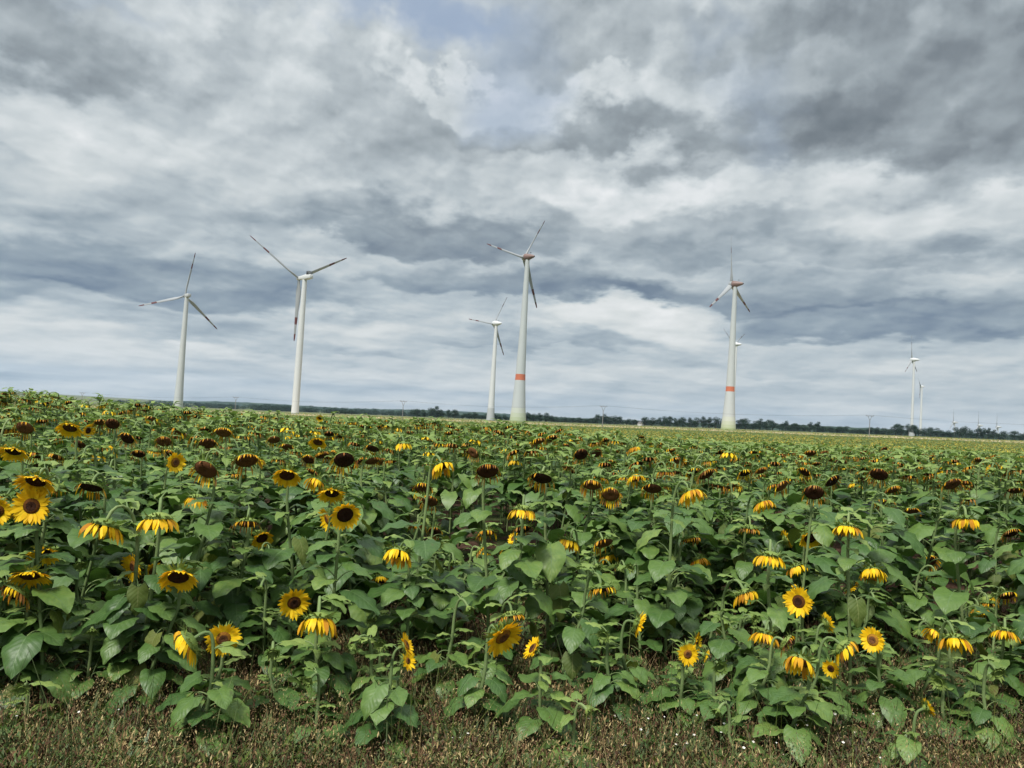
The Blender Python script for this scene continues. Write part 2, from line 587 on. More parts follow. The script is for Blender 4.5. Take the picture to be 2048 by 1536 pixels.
ang = np.concatenate([np.linspace(-180, -60, 25)[:-1], np.linspace(-60, 60, 121)[:-1], np.linspace(60, 180, 25)[:-1]])
rad = np.exp(np.linspace(math.log(.6), math.log(8500), 190))
A_, R_ = np.meshgrid(np.radians(ang), rad)
gx, gy = R_ * np.sin(A_), R_ * np.cos(A_)
gv = np.stack([gx, gy, gz(gx, gy)], -1).reshape(-1, 3)
na, nrr = len(ang), len(rad)
gq = [(i * na + j, (i + 1) * na + j, (i + 1) * na + (j + 1) % na, i * na + (j + 1) % na) for i in range(nrr - 1) for j in range(na)]
m, n = mat('field_soil')
g = n.new('ShaderNodeNewGeometry')
s = n.new('ShaderNodeSeparateXYZ')
n.link(g.outputs['Position'], s.inputs[0])
a = n.noise(g.outputs['Position'], 6, 8, .65)
b = n.noise(g.outputs['Position'], .8, 4, .6)
soil = n.ramp(a.outputs['Fac'], [(.3, (.028, .015, .010)), (.5, (.065, .036, .024)), (.7, (.12, .075, .05))])
moss = n.ramp(a.outputs['Fac'], [(.3, (.02, .032, .010)), (.7, (.06, .075, .025))])
near = n.mix(n.math('GREATER_THAN', b.outputs['Fac'], .52), soil, moss)
cano = n.ramp(n.noise(g.outputs['Position'], 1.2, 5, .7).outputs['Fac'], [(.35, (.03, .055, .015)), (.6, (.08, .11, .03)), (.72, (.18, .15, .03))])
c1 = n.mix(n.math('GREATER_THAN', s.outputs[1], 30.0), near, cano)
wob = n.math('MULTIPLY_ADD', n.noise(g.outputs['Position'], .01, 2, .5).outputs['Fac'], 60.0, s.outputs[1])
st2 = n.new('ShaderNodeMapping')
st2.inputs['Scale'].default_value = (.004, .03, 1)
n.link(g.outputs['Position'], st2.inputs[0])
stub = n.ramp(n.noise(st2.outputs[0], 1.0, 4, .6).outputs['Fac'], [(.35, (.30, .24, .13)), (.6, (.42, .35, .22))])
c2 = n.mix(n.math('GREATER_THAN', wob, 512.0), c1, stub)
mead = n.ramp(n.noise(st2.outputs[0], 1.3, 3, .6).outputs['Fac'], [(.35, (.06, .085, .035)), (.5, (.10, .12, .05)), (.65, (.22, .20, .10))])
c3 = n.mix(n.math('GREATER_THAN', wob, 640.0), c2, mead)
finish(m, n, c3, .95, .1, a.outputs['Fac'], bstr=.6, bdist=.05)
mb = MB()
mb.add(gv, gq, 0)
tag(link('ground', mb.mesh('ground', [m])), kind='structure')

# distant wooded hills
m, n = mat('hill_woodland')
g = n.new('ShaderNodeNewGeometry')
hc = n.ramp(n.noise(g.outputs['Position'], .012, 6, .65).outputs['Fac'], [(.35, (.010, .022, .012)), (.5, (.020, .040, .018)), (.68, (.05, .075, .03))])
finish(m, n, hc, .9, .1)
for hi, (Y0, amp, seed, x0, x1) in enumerate([(5200, 1.0, 3, -5200, 1800), (3300, .55, 9, -3600, 5200)]):
    hr = np.random.RandomState(seed)
    xs = np.linspace(x0, x1, 260)
    ys = np.linspace(-350, 350, 15)
    hv, hq = [], []
    for yi, dy in enumerate(ys):
        for xi, xx in enumerate(xs):
            px = 1024 + F * xx / Y0
            if hi == 0:
                # ridge line height in px above the level horizon, read off the photograph
                up = np.interp(px, [-600, 0, 250, 440, 560, 700, 850, 1000, 1150, 1300, 1500], [-6, -5, 2, 7, 7, 5, 7, 6, 4, 2, 0])
                top = Y0 * up / F + 2.3 + math.tan(R(1.35)) * 1500 * math.tanh(xx / 1500) * .0 + xx * math.tan(R(1.2))
            else:
                up = np.interp(px, [-600, 0, 300, 500, 700, 800, 1000, 1200, 1300, 1560, 1650, 1900, 2048, 2600], [0, 0, 0, -1, -1, -2, -2, -1, 0, 6, 6, 5, 4, 3])
                top = Y0 * up / F + 2.3 + xx * math.tan(R(1.25))
            base = float(gz(xx, Y0)) - 40
            sh = max(0.0, 1 - (dy / 350) ** 2)
            edge = min(1, (xi + .1) / 6, (259 - xi + .1) / 6)
            top += hr.normal() * 1.2 + 2.5 * math.sin(xx * .004 + seed) * amp
            hv.append((xx, Y0 + dy, base + (top - base) * sh * edge))
    w_ = len(xs)
    hq = [(i * w_ + j, i * w_ + j + 1, (i + 1) * w_ + j + 1, (i + 1) * w_ + j) for i in range(len(ys) - 1) for j in range(w_ - 1)]
    mb = MB()
    mb.add(hv, hq, 0)
    tag(link('hills', mb.mesh('hills', [m])), kind='structure')

# ------------------------------------------------------------------ haze
m, n = mat('haze_air')
pv = n.new('ShaderNodeVolumePrincipled')
pv.inputs['Color'].default_value = (.58, .77, 1.0, 1)
pv.inputs['Density'].default_value = 4.5e-5
pv.inputs['Anisotropy'].default_value = .2
ou = n.new('ShaderNodeOutputMaterial')
n.link(pv.outputs[0], ou.inputs['Volume'])
USE_HAZE = True
if USE_HAZE:
    mb = MB()
    bv, bq = box(-9200, 9200, -9200, 9200, -130, 260)
    mb.add(bv, bq, 0)
    tag(link('haze', mb.mesh('haze', [m], smooth=False)), kind='stuff')


# ------------------------------------------------------------------ sunflower leaves
def leaf_tpl(L, W, a_pet, pet, a0, a1, seed, cols, rows, mi, fold=.25, curl=.0, sides=5, pr=.0035):
    """heart-shaped leaf with its petiole; grows along +Y from the origin, drooping"""
    r = random.Random(seed)
    m_ = MB()
    npet = 6 if sides > 3 else 3
    p = np.zeros(3)
    path = [p.copy()]
    for i in range(npet):
        t = (i + .5) / npet
        an = a_pet + (a0 - a_pet) * t ** 1.5
        p = p + pet / npet * np.array([0, math.cos(an), math.sin(an)])
        path.append(p.copy())
    if pet > 0:
        tv, tq = tube(path, np.linspace(pr * 1.4, pr * .8, len(path)), sides)
        m_.add(tv, tq, PI['stem'])
    C = [p.copy()]
    T = []
    for i in range(rows):
        t = (i + .5) / rows
        an = a0 + (a1 - a0) * t
        T.append(an)
        C.append(C[-1] + L / rows * np.array([0, math.cos(an), math.sin(an)]))
    T.append(a1)
    wave = [r.uniform(-1, 1) for _ in range(6)]
    v, uv = [], []
    for i in range(rows + 1):
        t = i / rows
        wd = W * (math.sin(math.pi * min(1, (t + .16) / 1.16) ** .78) ** .9) * .5 if i < rows else 0.004
        if i == 0:
            wd = W * .30
        an = T[i]
        d = np.array([0, math.cos(an), math.sin(an)])
        up = np.array([0, -math.sin(an), math.cos(an)])
        for s_ in cols:
            back = -.16 * L * (abs(s_)) ** 1.6 * (1 - t) ** 2
            jag = 1 + .02 * math.sin(i * 2.7 + 9 * s_ + seed) * abs(s_)
            h = fold * abs(s_) * wd - .35 * fold * wd * s_ * s_ * 2 * (1 if fold > 0 else 0)
            h += .009 * math.sin(5.2 * t * math.pi + wave[0] * 3 + (2 if s_ > 0 else 0)) * abs(s_) * (L / .2)
            h += curl * wd * s_ * s_
            v.append(C[i] + d * back + np.array([1, 0, 0]) * s_ * wd * jag + up * h + np.array([1, 0, 0]) * .02 * wave[1] * t * (L / .2))
            uv.append((s_, t + .01))
    k = len(cols)
    q = [(i * k + j, i * k + j + 1, (i + 1) * k + j + 1, (i + 1) * k + j) for i in range(rows) for j in range(k - 1)]
    m_.add(v, q, mi, uv=uv)
    return m_.tpl()


CN = [-1, -.6, -.22, 0, .22, .6, 1]
LEAVES = []      # (template, mesh, kind)
for i in range(14):
    r = random.Random(100 + i)
    if i < 8:
        kind, L, W, pet = 'leaf', r.uniform(.19, .25), r.uniform(.16, .21), r.uniform(.10, .17)
        mi = PI['leaf']
    elif i < 11:
        kind, L, W, pet = 'young', r.uniform(.11, .16), r.uniform(.06, .09), r.uniform(.03, .06)
        mi = PI['young']
    else:
        kind, L, W, pet = 'old_leaf', r.uniform(.15, .2), r.uniform(.12, .16), r.uniform(.10, .15)
        mi = PI['old_leaf']
    apet = R(r.uniform(35, 60)) if kind != 'young' else R(r.uniform(30, 60))
    a0 = R(r.uniform(-25, 8)) if kind == 'leaf' else R(r.uniform(0, 30)) if kind == 'young' else R(r.uniform(-60, -35))
    a1 = a0 - R(r.uniform(25, 65))
    tp = leaf_tpl(L, W, apet, pet, a0, a1, i, CN, 8, mi, fold=r.uniform(.05, .45), curl=r.uniform(-.25, .05))
    mb = MB()
    mb.inst(tp, [np.eye(3)], [(0, 0, 0)])
    lo = leaf_tpl(L, W, apet, pet, a0, a1, i, [-1, 0, 1], 3, mi, fold=.3, sides=3, pr=.005)
    LEAVES.append((tp, mb.mesh(kind, PMATS, uv=True), kind, lo))


# ------------------------------------------------------------------ sunflower heads
# frame: +Z is the face normal, +Y the upward direction of the tilted head
HT = {  # disc radius, petal length, petal width, petals, droop, petal material(s), disc material, seed-dome height
    'open': (.050, .066, .024, 26, .25, ['petal'], 'disc_fresh', .012),
    'fresh': (.060, .068, .024, 26, .9, ['petal'], 'disc_dark', .014),
    'skirt': (.070, .088, .024, 28, 3.2, ['petal', 'petal', 'petal_old'], 'disc_dark', .014),
    'ripe': (.086, .070, .019, 30, 3.0, ['petal_old', 'petal_old', 'petal_dry', 'petal'], 'disc_dark', .020),
    'bare': (.084, .062, .014, 30, 3.0, ['petal_dry', 'petal_dry', 'petal_old', 'petal_old'], 'disc_dark', .022),
    'small': (.030, .055, .020, 18, .15, ['petal'], 'disc_fresh', .010),
    'bud': (.028, 0, 0, 0, 0, ['petal'], 'bract', .010),
}


def head_tpl(kind, pitch, seed, lod=0):
    rd, pl, pw, npt, droop, pms, dm, dh = HT[kind]
    r = random.Random(seed)
    droop *= r.uniform(.55, 1.2)
    pl *= r.uniform(.85, 1.12)
    lost = {'open': .02, 'small': .02, 'fresh': .05, 'skirt': r.uniform(.0, .22), 'ripe': r.uniform(.1, .4), 'bare': r.uniform(.2, .5), 'bud': 0}[kind]
    gap_a = r.uniform(0, 6.28)
    g_ = np.array([0, -math.cos(pitch), -math.sin(pitch)])
    S = 18 if lod == 0 else 8
    # green back with bracts
    bk = MB()
    pr = [(rd * .16, -.034), (rd * .45, -.030), (rd * .85, -.016), (rd * 1.04, .0), (rd * 1.0, .006)] if lod == 0 else [(rd * .2, -.03), (rd * .9, -.014), (rd * 1.02, .004)]
    v, q = lathe(pr, S)
    bk.add(v, q, PI['bract'])
    nb = (34 if lod == 0 else 9)
    for k in range(nb):
        a = 2 * math.pi * (k + r.uniform(-.3, .3)) / nb
        c, s = math.cos(a), math.sin(a)
        rl = r.uniform(.6, 1.35) * (.055 if kind != 'bud' else .035) * (1 if lod == 0 else 1.5)
        wd = .012 * (1 if lod == 0 else 2.0)
        rr0, z0 = rd * r.uniform(.8, 1.0), r.uniform(-.018, -.004)
        lift = r.uniform(-.9, .5) if kind != 'bud' else r.uniform(.8, 2)
        p0 = np.array([c * rr0, s * rr0, z0])
        d1 = np.array([c, s, lift * .6])
        d1 /= np.linalg.norm(d1)
        d2 = d1 + np.array([0, 0, r.uniform(-.9, .3)]) + .2 * g_
        d2 /= np.linalg.norm(d2)
        tg = np.array([-s, c, 0])
        p1 = p0 + d1 * rl * .55
        p2 = p1 + d2 * rl * .6
        bk.add([p0 - tg * wd * .6, p0 + tg * wd * .6, p1 + tg * wd * .5, p1 - tg * wd * .5, p2], [(0, 1, 2, 3)], PI['bract'], [(3, 2, 4)], PI['bract'])
    # disc
    ds = MB()
    pr = [(rd * .98, .005), (rd * .85, .005 + dh * .5), (rd * .6, .005 + dh), (rd * .3, .005 + dh * .8), (rd * .003, .005 + dh * .55)] if lod == 0 else [(rd * .98, .004), (rd * .004, .004 + dh)]
    v, q = lathe(pr, S)
    jit = np.array([[r.gauss(0, .0012) for _ in range(3)] for _ in range(len(v))])
    inner = 'disc_dark' if kind in ('open', 'small') else dm
    ns_ = len(q)
    qm = [PI[dm]] * ns_
    if kind in ('open', 'small') and lod == 0:
        qm[2 * S:] = [PI['disc_dark']] * (ns_ - 2 * S)
    ds.add(v + jit, q, np.array(qm))
    # rays
    pt = MB()
    if lod:
        npt = int(npt * .5)
        pw *= 1.7
    for layer in range(2 if npt and lod == 0 and kind in ('open', 'fresh', 'small') else 1):
        for k in range(npt):
            a = 2 * math.pi * (k + .5 * layer + r.uniform(-.25, .25)) / npt
            if r.random() < lost * (1.5 + 1.4 * math.cos(a - gap_a)) / 1.5:
                continue
            c, s = math.cos(a), math.sin(a)
            tg = np.array([-s, c, 0.0])
            d = np.array([c + r.uniform(-.12, .12), s + r.uniform(-.12, .12), r.uniform(-.05, .35) + (.12 if layer else 0) + (.35 if kind in ('skirt', 'ripe', 'bare') else 0)])
            d /= np.linalg.norm(d)
            p = np.array([c * rd * .97, s * rd * .97, .004 + .003 * layer])
            Ls = pl * r.uniform(.78, 1.15)
            if kind in ('ripe', 'bare'):
                Ls *= float(np.interp(s, [-.3, .5], [1.2, .75]))
            seg = 4 if lod == 0 else 2
            W_ = pw * r.uniform(.8, 1.15)
            tw = r.uniform(-.5, .5) * (1 if kind in ('open', 'small', 'fresh') else 2.2)
            prof = [.45, .95, 1.0, .7, .12] if lod == 0 else [.6, 1.0, .25]
            rows_ = []
            for i in range(seg + 1):
                nn = np.cross(d, tg)
                tt = tg * math.cos(tw * i / seg) + nn * math.sin(tw * i / seg)
                hw = prof[i] * W_ * .5
                if kind in ('ripe', 'bare'):
                    hw *= .75
                rows_ += [p - tt * hw, p + tt * hw]
                d = d + g_ * droop / seg * r.uniform(.35, 1.3) + np.array([0, 0, .04])
                # gravity cannot pull a ray back through the disc: it hangs in front of it
                if (p + d * .02)[:2].dot(p[:2]) < rd * rd * .7 and d[2] < .25:
                    d[2] = .25
                d /= np.linalg.norm(d)
                tg = tg - d * tg.dot(d)
                tg /= np.linalg.norm(tg) + 1e-9
                p = p + d * Ls / seg
            qs = [(2 * i, 2 * i + 1, 2 * i + 3, 2 * i + 2) for i in range(seg)]
            pt.add(rows_, qs, PI[r.choice(pms)])
    if kind == 'bud':
        v, q = lathe([(.026, 0), (.02, .02), (.004, .03)], 8)
        pt.add(v, q, PI['bract'])
    return bk.tpl(), pt.tpl(), ds.tpl()


HEADS = {}


def head_meshes(kind, pitch):
    pb = max(-88, min(10, round(pitch / 15) * 15))
    vs = rng.randrange(5)
    key = (kind, pb, vs)
    if key not in HEADS:
        ms = []
        for tp, nm in zip(head_tpl(kind, R(pb), hash((len(HEADS), pb)) % 9999), ('flower_head', 'petals', 'disc')):
            b = MB()
            b.inst(tp, [np.eye(3)], [(0, 0, 0)])
            ms.append(b.mesh(nm, PMATS))
        HEADS[key] = ms
    return HEADS[key]


def head_frame(yaw, pitch):
    fw = np.array([math.sin(yaw), -math.cos(yaw), 0])
    nz = fw * math.cos(pitch) + np.array([0, 0, math.sin(pitch)])
    ny = -fw * math.sin(pitch) + np.array([0, 0, math.cos(pitch)])
    nx = np.cross(ny, nz)
    return fw, nx, ny, nz


def bez(p0, p1, p2, p3, n_):
    t = np.linspace(0, 1, n_)[:, None]
    return (1 - t) ** 3 * p0 + 3 * (1 - t) ** 2 * t * p1 + 3 * (1 - t) * t * t * p2 + t ** 3 * p3


GROUP = 'sunflowers standing in the field'
NEAR_LEAF_D = 7.2
N_LEAFOBJ = [0]
placed = []


def plant_shape(C, yaw, pitch, scale, r, n_leaf=None, sides=7, rows=14):
    """stem path and leaf placements of a plant whose head centre is C (world)"""
    fw, nx, ny, nz = head_frame(yaw, pitch)
    C = np.array(C)
    A = C - nz * .03 * scale
    off = .07 + .10 * max(0, math.sin(-pitch)) + r.uniform(0, .06)
    rx, ry = C[0] - fw[0] * off * scale, C[1] - fw[1] * off * scale
    lean = np.array([r.uniform(-.22, .22), r.uniform(-.12, .16)]) * min(1, (C[2] + 1) / 2)
    gzz = float(gz(rx + lean[0], ry + lean[1]))
    root = np.array([rx + lean[0], ry + lean[1], gzz - .03])
    H = C[2] - gzz
    S = np.array([rx, ry, C[2] - .16 * scale - .05])
    low_ = bez(root, root + np.array([0, 0, H * .4]), S + np.array([lean[0] * .35, lean[1] * .35, -H * .3]), S, rows - 5)
    hk = .10 + .11 * max(0, math.sin(-pitch))
    top = bez(S, S + np.array([0, 0, hk + .1]) * scale, A - nz * (.05 + .09 * max(0, math.sin(-pitch))) * scale, A, 9)
    path = np.concatenate([low_, top[1:]])
    rr = np.interp(np.linspace(0, 1, len(path)), [0, .5, .85, 1], [.014, .012, .009, .011]) * (.6 + .4 * scale)
    leaves = []
    nl = n_leaf or r.randint(20, 24)
    seglen = np.linalg.norm(np.diff(low_, axis=0), axis=1)
    cum = np.concatenate([[0], np.cumsum(seglen)]) / seglen.sum()
    a0 = r.uniform(0, 6.28)
    for k in range(nl):
        t = .24 + .76 * (k / (nl - 1)) ** .85
        p = np.array([np.interp(t, cum, low_[:, j]) for j in range(3)])
        if t < .36:
            pool = [11, 12, 13] if r.random() < .45 else list(range(8))
        elif t > .90:
            pool = [8, 9, 10]
        else:
            pool = list(range(8)) if r.random() > .07 else [11, 12, 13]
        sz = float(np.interp(t, [.15, .45, .8, 1.0], [.8, 1.15, 1.05, .95])) * float(np.interp(C[1], [5.5, 7.0], [1.0, 1.2])) * r.uniform(.8, 1.2) * min(1.08, .50 + .32 * H)
        leaves.append((r.choice(pool), a0 + k * 2.4 + r.uniform(-.4, .4), r.uniform(-.25, .2), sz, p))
    # broad leaves reaching up beside the head
    if H > 1.15:
        for k in range(5):
            t = r.uniform(.86, 1.0)
            p = np.array([np.interp(t, cum, low_[:, j]) for j in range(3)])
            leaves.append((r.randrange(8), a0 + k * 1.35 + r.uniform(-.3, .3), r.uniform(.05, .55), r.uniform(.62, .9), p))
    # young leaves crowding the hook of the stem
    for k in range(r.randint(4, 6)):
        i = r.randint(0, 5)
        leaves.append((r.choice([8, 9, 10]), r.uniform(0, 6.28), r.uniform(-.3, .3), r.uniform(.8, 1.3) * scale, top[i]))
    # nothing of the plant's own grows across an open face
    if pitch > R(-50):
        fa = math.atan2(fw[1], fw[0])
        keep = []
        for L_ in leaves:
            d_ = (L_[1] + math.pi / 2 - fa + math.pi) % (2 * math.pi) - math.pi
            if abs(d_) < 1.15 and L_[4][2] > C[2] - .30:
                continue
            keep.append(L_)
        leaves = keep
    return path, rr, leaves, (nx, ny, nz), H, root


def sunflower(C, kind, yaw, pitch, scale, r, D):
    path, rr, leaves, fr, H, root = plant_shape(C, yaw, pitch, scale, r)
    # leaves that would grow across a flower seen in the photograph are left off
    keep = []
    for L_ in leaves:
        hit = False
        for reach in (.16, .28):
            q_ = L_[4] + np.array([-math.sin(L_[1]), math.cos(L_[1]), .1]) * reach * L_[3]
            qx, qy = proj(q_)
            dl = q_[1]
            rl_ = .07 * L_[3] * F / dl
            if (((HP[:, 0] - qx) ** 2 + (HP[:, 1] - qy) ** 2 < (HP[:, 2] * .78 + rl_ * .62) ** 2) & (HP[:, 3] > dl - .02)).any():
                hit = True
        if not hit:
            keep.append(L_)
    leaves = keep
    t = bpy.data.objects.new('sunflower', None)
    COL.objects.link(t)
    t.location = root
    t.empty_display_size = .1
    t['category'] = 'sunflower'
    t['group'] = GROUP
    b = MB()
    v, q = tube(path - root, rr, 7)
    b.add(v, q, PI['stem'])
    link('stem', b.mesh('stem', PMATS), t)
    if D < NEAR_LEAF_D:
        for li, a_, tl, sz, p in leaves:
            o = link('leaf', LEAVES[li][1], t)
            o.matrix_local = Matrix.Translation(Vector(p - root)) @ Matrix.Rotation(a_, 4, 'Z') @ Matrix.Rotation(tl, 4, 'X') @ Matrix.Scale(sz, 4)
            N_LEAFOBJ[0] += 1
    else:
        b = MB()
        for li, a_, tl, sz, p in leaves:
            b.inst(LEAVES[li][0], [rotz(a_) @ rotx(tl) * sz], [p - root])
        link('foliage', b.mesh('foliage', PMATS, uv=True), t)
    ms = head_meshes(kind, math.degrees(pitch))
    nx, ny, nz = fr
    h = link('flower_head', ms[0], t)
    c = np.array(C) - root
    M4 = Matrix(((nx[0], ny[0], nz[0], c[0]), (nx[1], ny[1], nz[1], c[1]), (nx[2], ny[2], nz[2], c[2]), (0, 0, 0, 1)))
    h.matrix_local = M4 @ Matrix.Scale(scale, 4)
    if kind != 'bud':
        link('petals', ms[1], h)
        link('disc', ms[2], h)
    placed.append([t, kind, proj(C), D, (root[0], root[1]), pitch, yaw, H, scale])
    return t


SIZE = {'open': .225, 'fresh': .235, 'skirt': .20, 'ripe': .245, 'bare': .23, 'small': .16, 'bud': .07}
# conspicuous flowers read off the photograph: px, py, apparent width in px, kind, yaw (0 = towards the camera, + = right), pitch
HAND = [
    (447, 1277, 66, 'open', 18, -5), (378, 1284, 76, 'skirt', -62, -35), (588, 1205, 62, 'open', 25, -12), (637, 1238, 78, 'skirt', 15, -62),
    (1005, 1272, 84, 'open', 42, -28), (1024, 1230, 60, 'ripe', 20, -74), (1203, 1176, 68, 'ripe', 15, -76), (1275, 1247, 56, 'open', 84, -18),
    (1375, 1308, 48, 'small', 5, 0), (1392, 1284, 40, 'small', 60, 5), (1598, 1203, 60, 'open', -42, 4), (1530, 1268, 50, 'skirt', -10, -65),
    (1600, 1322, 62, 'skirt', -40, -52), (1686, 1294, 56, 'skirt', 65, -40), (1746, 1280, 54, 'open', -50, 6), (1662, 1337, 38, 'small', -40, -5),
    (1908, 1277, 60, 'skirt', 12, -66), (1872, 1268, 42, 'skirt', -70, -40), (1853, 1415, 40, 'small', 95, 22), (1652, 1246, 44, 'open', 100, 18),
    (268, 1133, 58, 'open', -32, -8), (357, 1153, 80, 'fresh', 18, -42), (305, 1142, 40, 'open', 60, -10), (60, 1150, 76, 'fresh', 24, -56),
    (32, 1184, 78, 'ripe', -5, -50), (88, 1106, 60, 'fresh', 25, -46), (64, 1012, 72, 'open', 12, 0), (-6, 1022, 60, 'open', 25, -10),
    (210, 1050, 76, 'skirt', -30, -72), (318, 1037, 74, 'skirt', 12, -76), (690, 1029, 66, 'fresh', 24, -22), (655, 1038, 50, 'open', -55, -15),
    (574, 950, 60, 'fresh', 12, -45), (664, 986, 56, 'fresh', 10, -52), (495, 1045, 62, 'bare', 5, -78), (524, 1076, 46, 'fresh', 40, -30),
    (798, 1105, 54, 'skirt', -12, -60), (350, 925, 46, 'open', 60, 0), (412, 938, 66, 'ripe', 5, -38), (493, 920, 62, 'ripe', 30, -48),
    (688, 919, 58, 'ripe', 0, -42), (975, 941, 60, 'bare', 10, -44), (1083, 955, 62, 'ripe', 0, -62), (1184, 969, 52, 'ripe', -8, -52),
    (1221, 988, 50, 'ripe', 16, -40), (1305, 976, 52, 'ripe', 8, -60), (1381, 985, 50, 'skirt', 34, -58), (1412, 947, 50, 'bare', 20, -44),
    (1355, 918, 34, 'ripe', 5, -38), (1162, 908, 38, 'bare', 15, -35), (1192, 905, 30, 'bare', 0, -35), (1046, 1019, 54, 'skirt', 0, -78),
    (1563, 971, 42, 'ripe', 8, -34), (1628, 984, 52, 'bare', 6, -42), (1664, 961, 46, 'bare', 20, -42), (1758, 948, 46, 'bare', -14, -44),
    (1904, 967, 46, 'bare', 8, -52), (1877, 942, 19, 'small', 0, 0), (1696, 1054, 54, 'skirt', 0, -70), (1620, 1076, 48, 'fresh', 2, -30),
    (1571, 1079, 40, 'open', 100, 25), (1540, 1112, 58, 'skirt', 8, -78), (1744, 1141, 46, 'skirt', 5, -60), (1858, 1122, 42, 'ripe', 0, -30),
    (1932, 1038, 50, 'skirt', 0, -76), (2022, 1065, 42, 'bare', 8, -55), (1490, 1187, 54, 'skirt', 38, -60), (2014, 1190, 44, 'ripe', 15, -50),
    (1381, 1078, 50, 'bare', 0, -62), (1207, 1085, 54, 'ripe', 10, -56), (1138, 1082, 48, 'skirt', -20, -66), (1045, 1057, 48, 'bare', 0, -66),
    (1027, 1077, 30, 'open', -60, 30), (974, 1065, 44, 'ripe', -10, -66), (1500, 1056, 48, 'bare', 5, -80), (140, 855, 52, 'fresh', 12, -52),
    (176, 861, 30, 'open', 70, -5), (27, 902, 58, 'fresh', 10, -58), (72, 962, 74, 'fresh', 8, -54), (182, 973, 66, 'ripe', 0, -62),
    (846, 976, 48, 'ripe', 20, -48), (860, 1001, 46, 'bare', 10, -50), (884, 931, 48, 'skirt', 42, -56), (947, 905, 36, 'bare', -22, -34),
    (967, 887, 24, 'ripe', 20, -30), (50, 855, 44, 'bare', 10, -34), (225, 847, 36, 'bare', 5, -34), (447, 864, 44, 'ripe', 16, -48),
    (415, 886, 44, 'bare', 10, -44), (160, 888, 36, 'ripe', 10, -38), (255, 876, 40, 'ripe', 20, -40), (328, 882, 40, 'bare', 8, -50),
    (636, 884, 38, 'fresh', 0, -46), (745, 896, 40, 'ripe', 0, -56), (795, 897, 28, 'bare', 5, -46), (548, 879, 34, 'ripe', 0, -42),
    (575, 893, 38, 'ripe', 10, -60), (58, 797, 24, 'ripe', 20, -40), (28, 830, 28, 'fresh', 0, -60), (640, 836, 17, 'open', 0, -30),
    (1068, 860, 18, 'open', 0, -55), (1032, 859, 20, 'bare', 0, -40), (1092, 858, 17, 'bare', 0, -40), (1140, 858, 14, 'open', 20, -20),
    (1525, 1005, 40, 'skirt', 20, -60), (1490, 945, 36, 'ripe', 15, -52), (1522, 940, 34, 'bare', 20, -50), (1681, 924, 32, 'bare', 0, -55),
    (1712, 936, 28, 'bare', 0, -45), (1767, 899, 20, 'bare', 5, -40), (1803, 925, 26, 'bare', 0, -50), (1785, 978, 40, 'bare', 4, -60),
    (1872, 966, 32, 'bare', -6, -50), (1942, 972, 32, 'ripe', 0, -62), (1877, 996, 20, 'small', 0, -60), (2030, 980, 40, 'bare', 0, -66),
    (1983, 930, 28, 'skirt', 0, -60), (1860, 914, 22, 'bare', 0, -46), (1130, 893, 24, 'bare', 0, -40), (1282, 873, 20, 'bare', 0, -60),
    (1268, 897, 30, 'skirt', 30, -60), (1280, 885, 20, 'bare', 0, -50), (1220, 925, 30, 'bare', 10, -60), (1255, 930, 30, 'bare', 10, -60),
    (915, 990, 34, 'ripe', 35, -40), (635, 965, 44, 'skirt', -20, -45), (835, 1050, 46, 'ripe', 0, -76), (870, 1063, 34, 'bare', 10, -30),
    (1395, 1120, 40, 'skirt', 45, -60), (1590, 1134, 44, 'skirt', 45, -60), (1410, 1310, 30, 'small', 80, -20), (812, 1290, 42, 'open', 85, 30),
    (1066, 1297, 42, 'open', -75, 35), (815, 1322, 36, 'small', 60, 20), (1215, 1110, 40, 'skirt', 60, -70), (960, 1100, 30, 'ripe', 80, -40),
    (1572, 1285, 44, 'ripe', 60, -30), (2010, 1262, 44, 'skirt', -10, -70), (1700, 1175, 30, 'open', 70, -50),
]
info = []
HANDPX = []
for (px, py, wpx, kind, yaw, pitch) in HAND:
    HANDPX.append((px, py, wpx * .5, max(F * SIZE[kind] / wpx * 1.05, 5.05)))
HP = np.array(HANDPX)
for (px, py, wpx, kind, yaw, pitch) in HAND:
    size = SIZE[kind]
    if abs(yaw) < 30 and kind in ('skirt', 'ripe', 'bare'):
        yaw += random.Random(px).uniform(-28, 28)
        pitch += random.Random(py).uniform(-6, 8)
    D = max(F * size / wpx * 1.05, 5.05)
    sc_ = 1.0
    # keep the plant at a believable height: slide along the depth, resizing the head
    for it in range(40):
        C = at(px, py, D)
        H = C.z - float(gz(C.x, C.y))
        hmax = 2.02
        hmin = .55 if kind == 'small' else .8
        if H > hmax:
            D *= 1.02 if (py > 830 + (px - 1024) * .038) else .98
        elif H < hmin:
            D *= .98
        else:
            break
    sc_ = max(.72, min(1.38, wpx * D / (F * size)))
    info.append((px, py, round(D, 2), round(H, 2), round(sc_, 2)))
    sunflower(C, kind, R(yaw), R(pitch), sc_, random.Random(int(px * 7 + py)), D)
print('HAND', [i for i in info if i[3] > 2.02 or i[3] < .7 or i[4] in (.72, 1.3)])

# the rest of the 300 nearest plants: jittered grid, shorter at the field edge
roots = [p[4] for p in placed]
heads_px = [p[2] for p in placed]
cand = []
step = .45
y = 4.72
while y < 13.0:
    x = -y * .80 - 1
    while x < y * .80 + 1:
        cand.append((x + rng.uniform(-.14, .14), y + rng.uniform(-.14, .14)))
        x += step
    y += step
cand = [c for c in cand if all((c[0] - r_[0]) ** 2 + (c[1] - r_[1]) ** 2 > .30 ** 2 for r_ in roots)]
cand.sort(key=lambda c: c[1])


def canopy_h(y, r):
    return float(np.interp(y, [4.7, 5.2, 5.7, 6.3, 7.0, 8.0, 9.5], [.50, .78, 1.08, 1.38, 1.60, 1.70, 1.74])) * r.uniform(.9, 1.07)


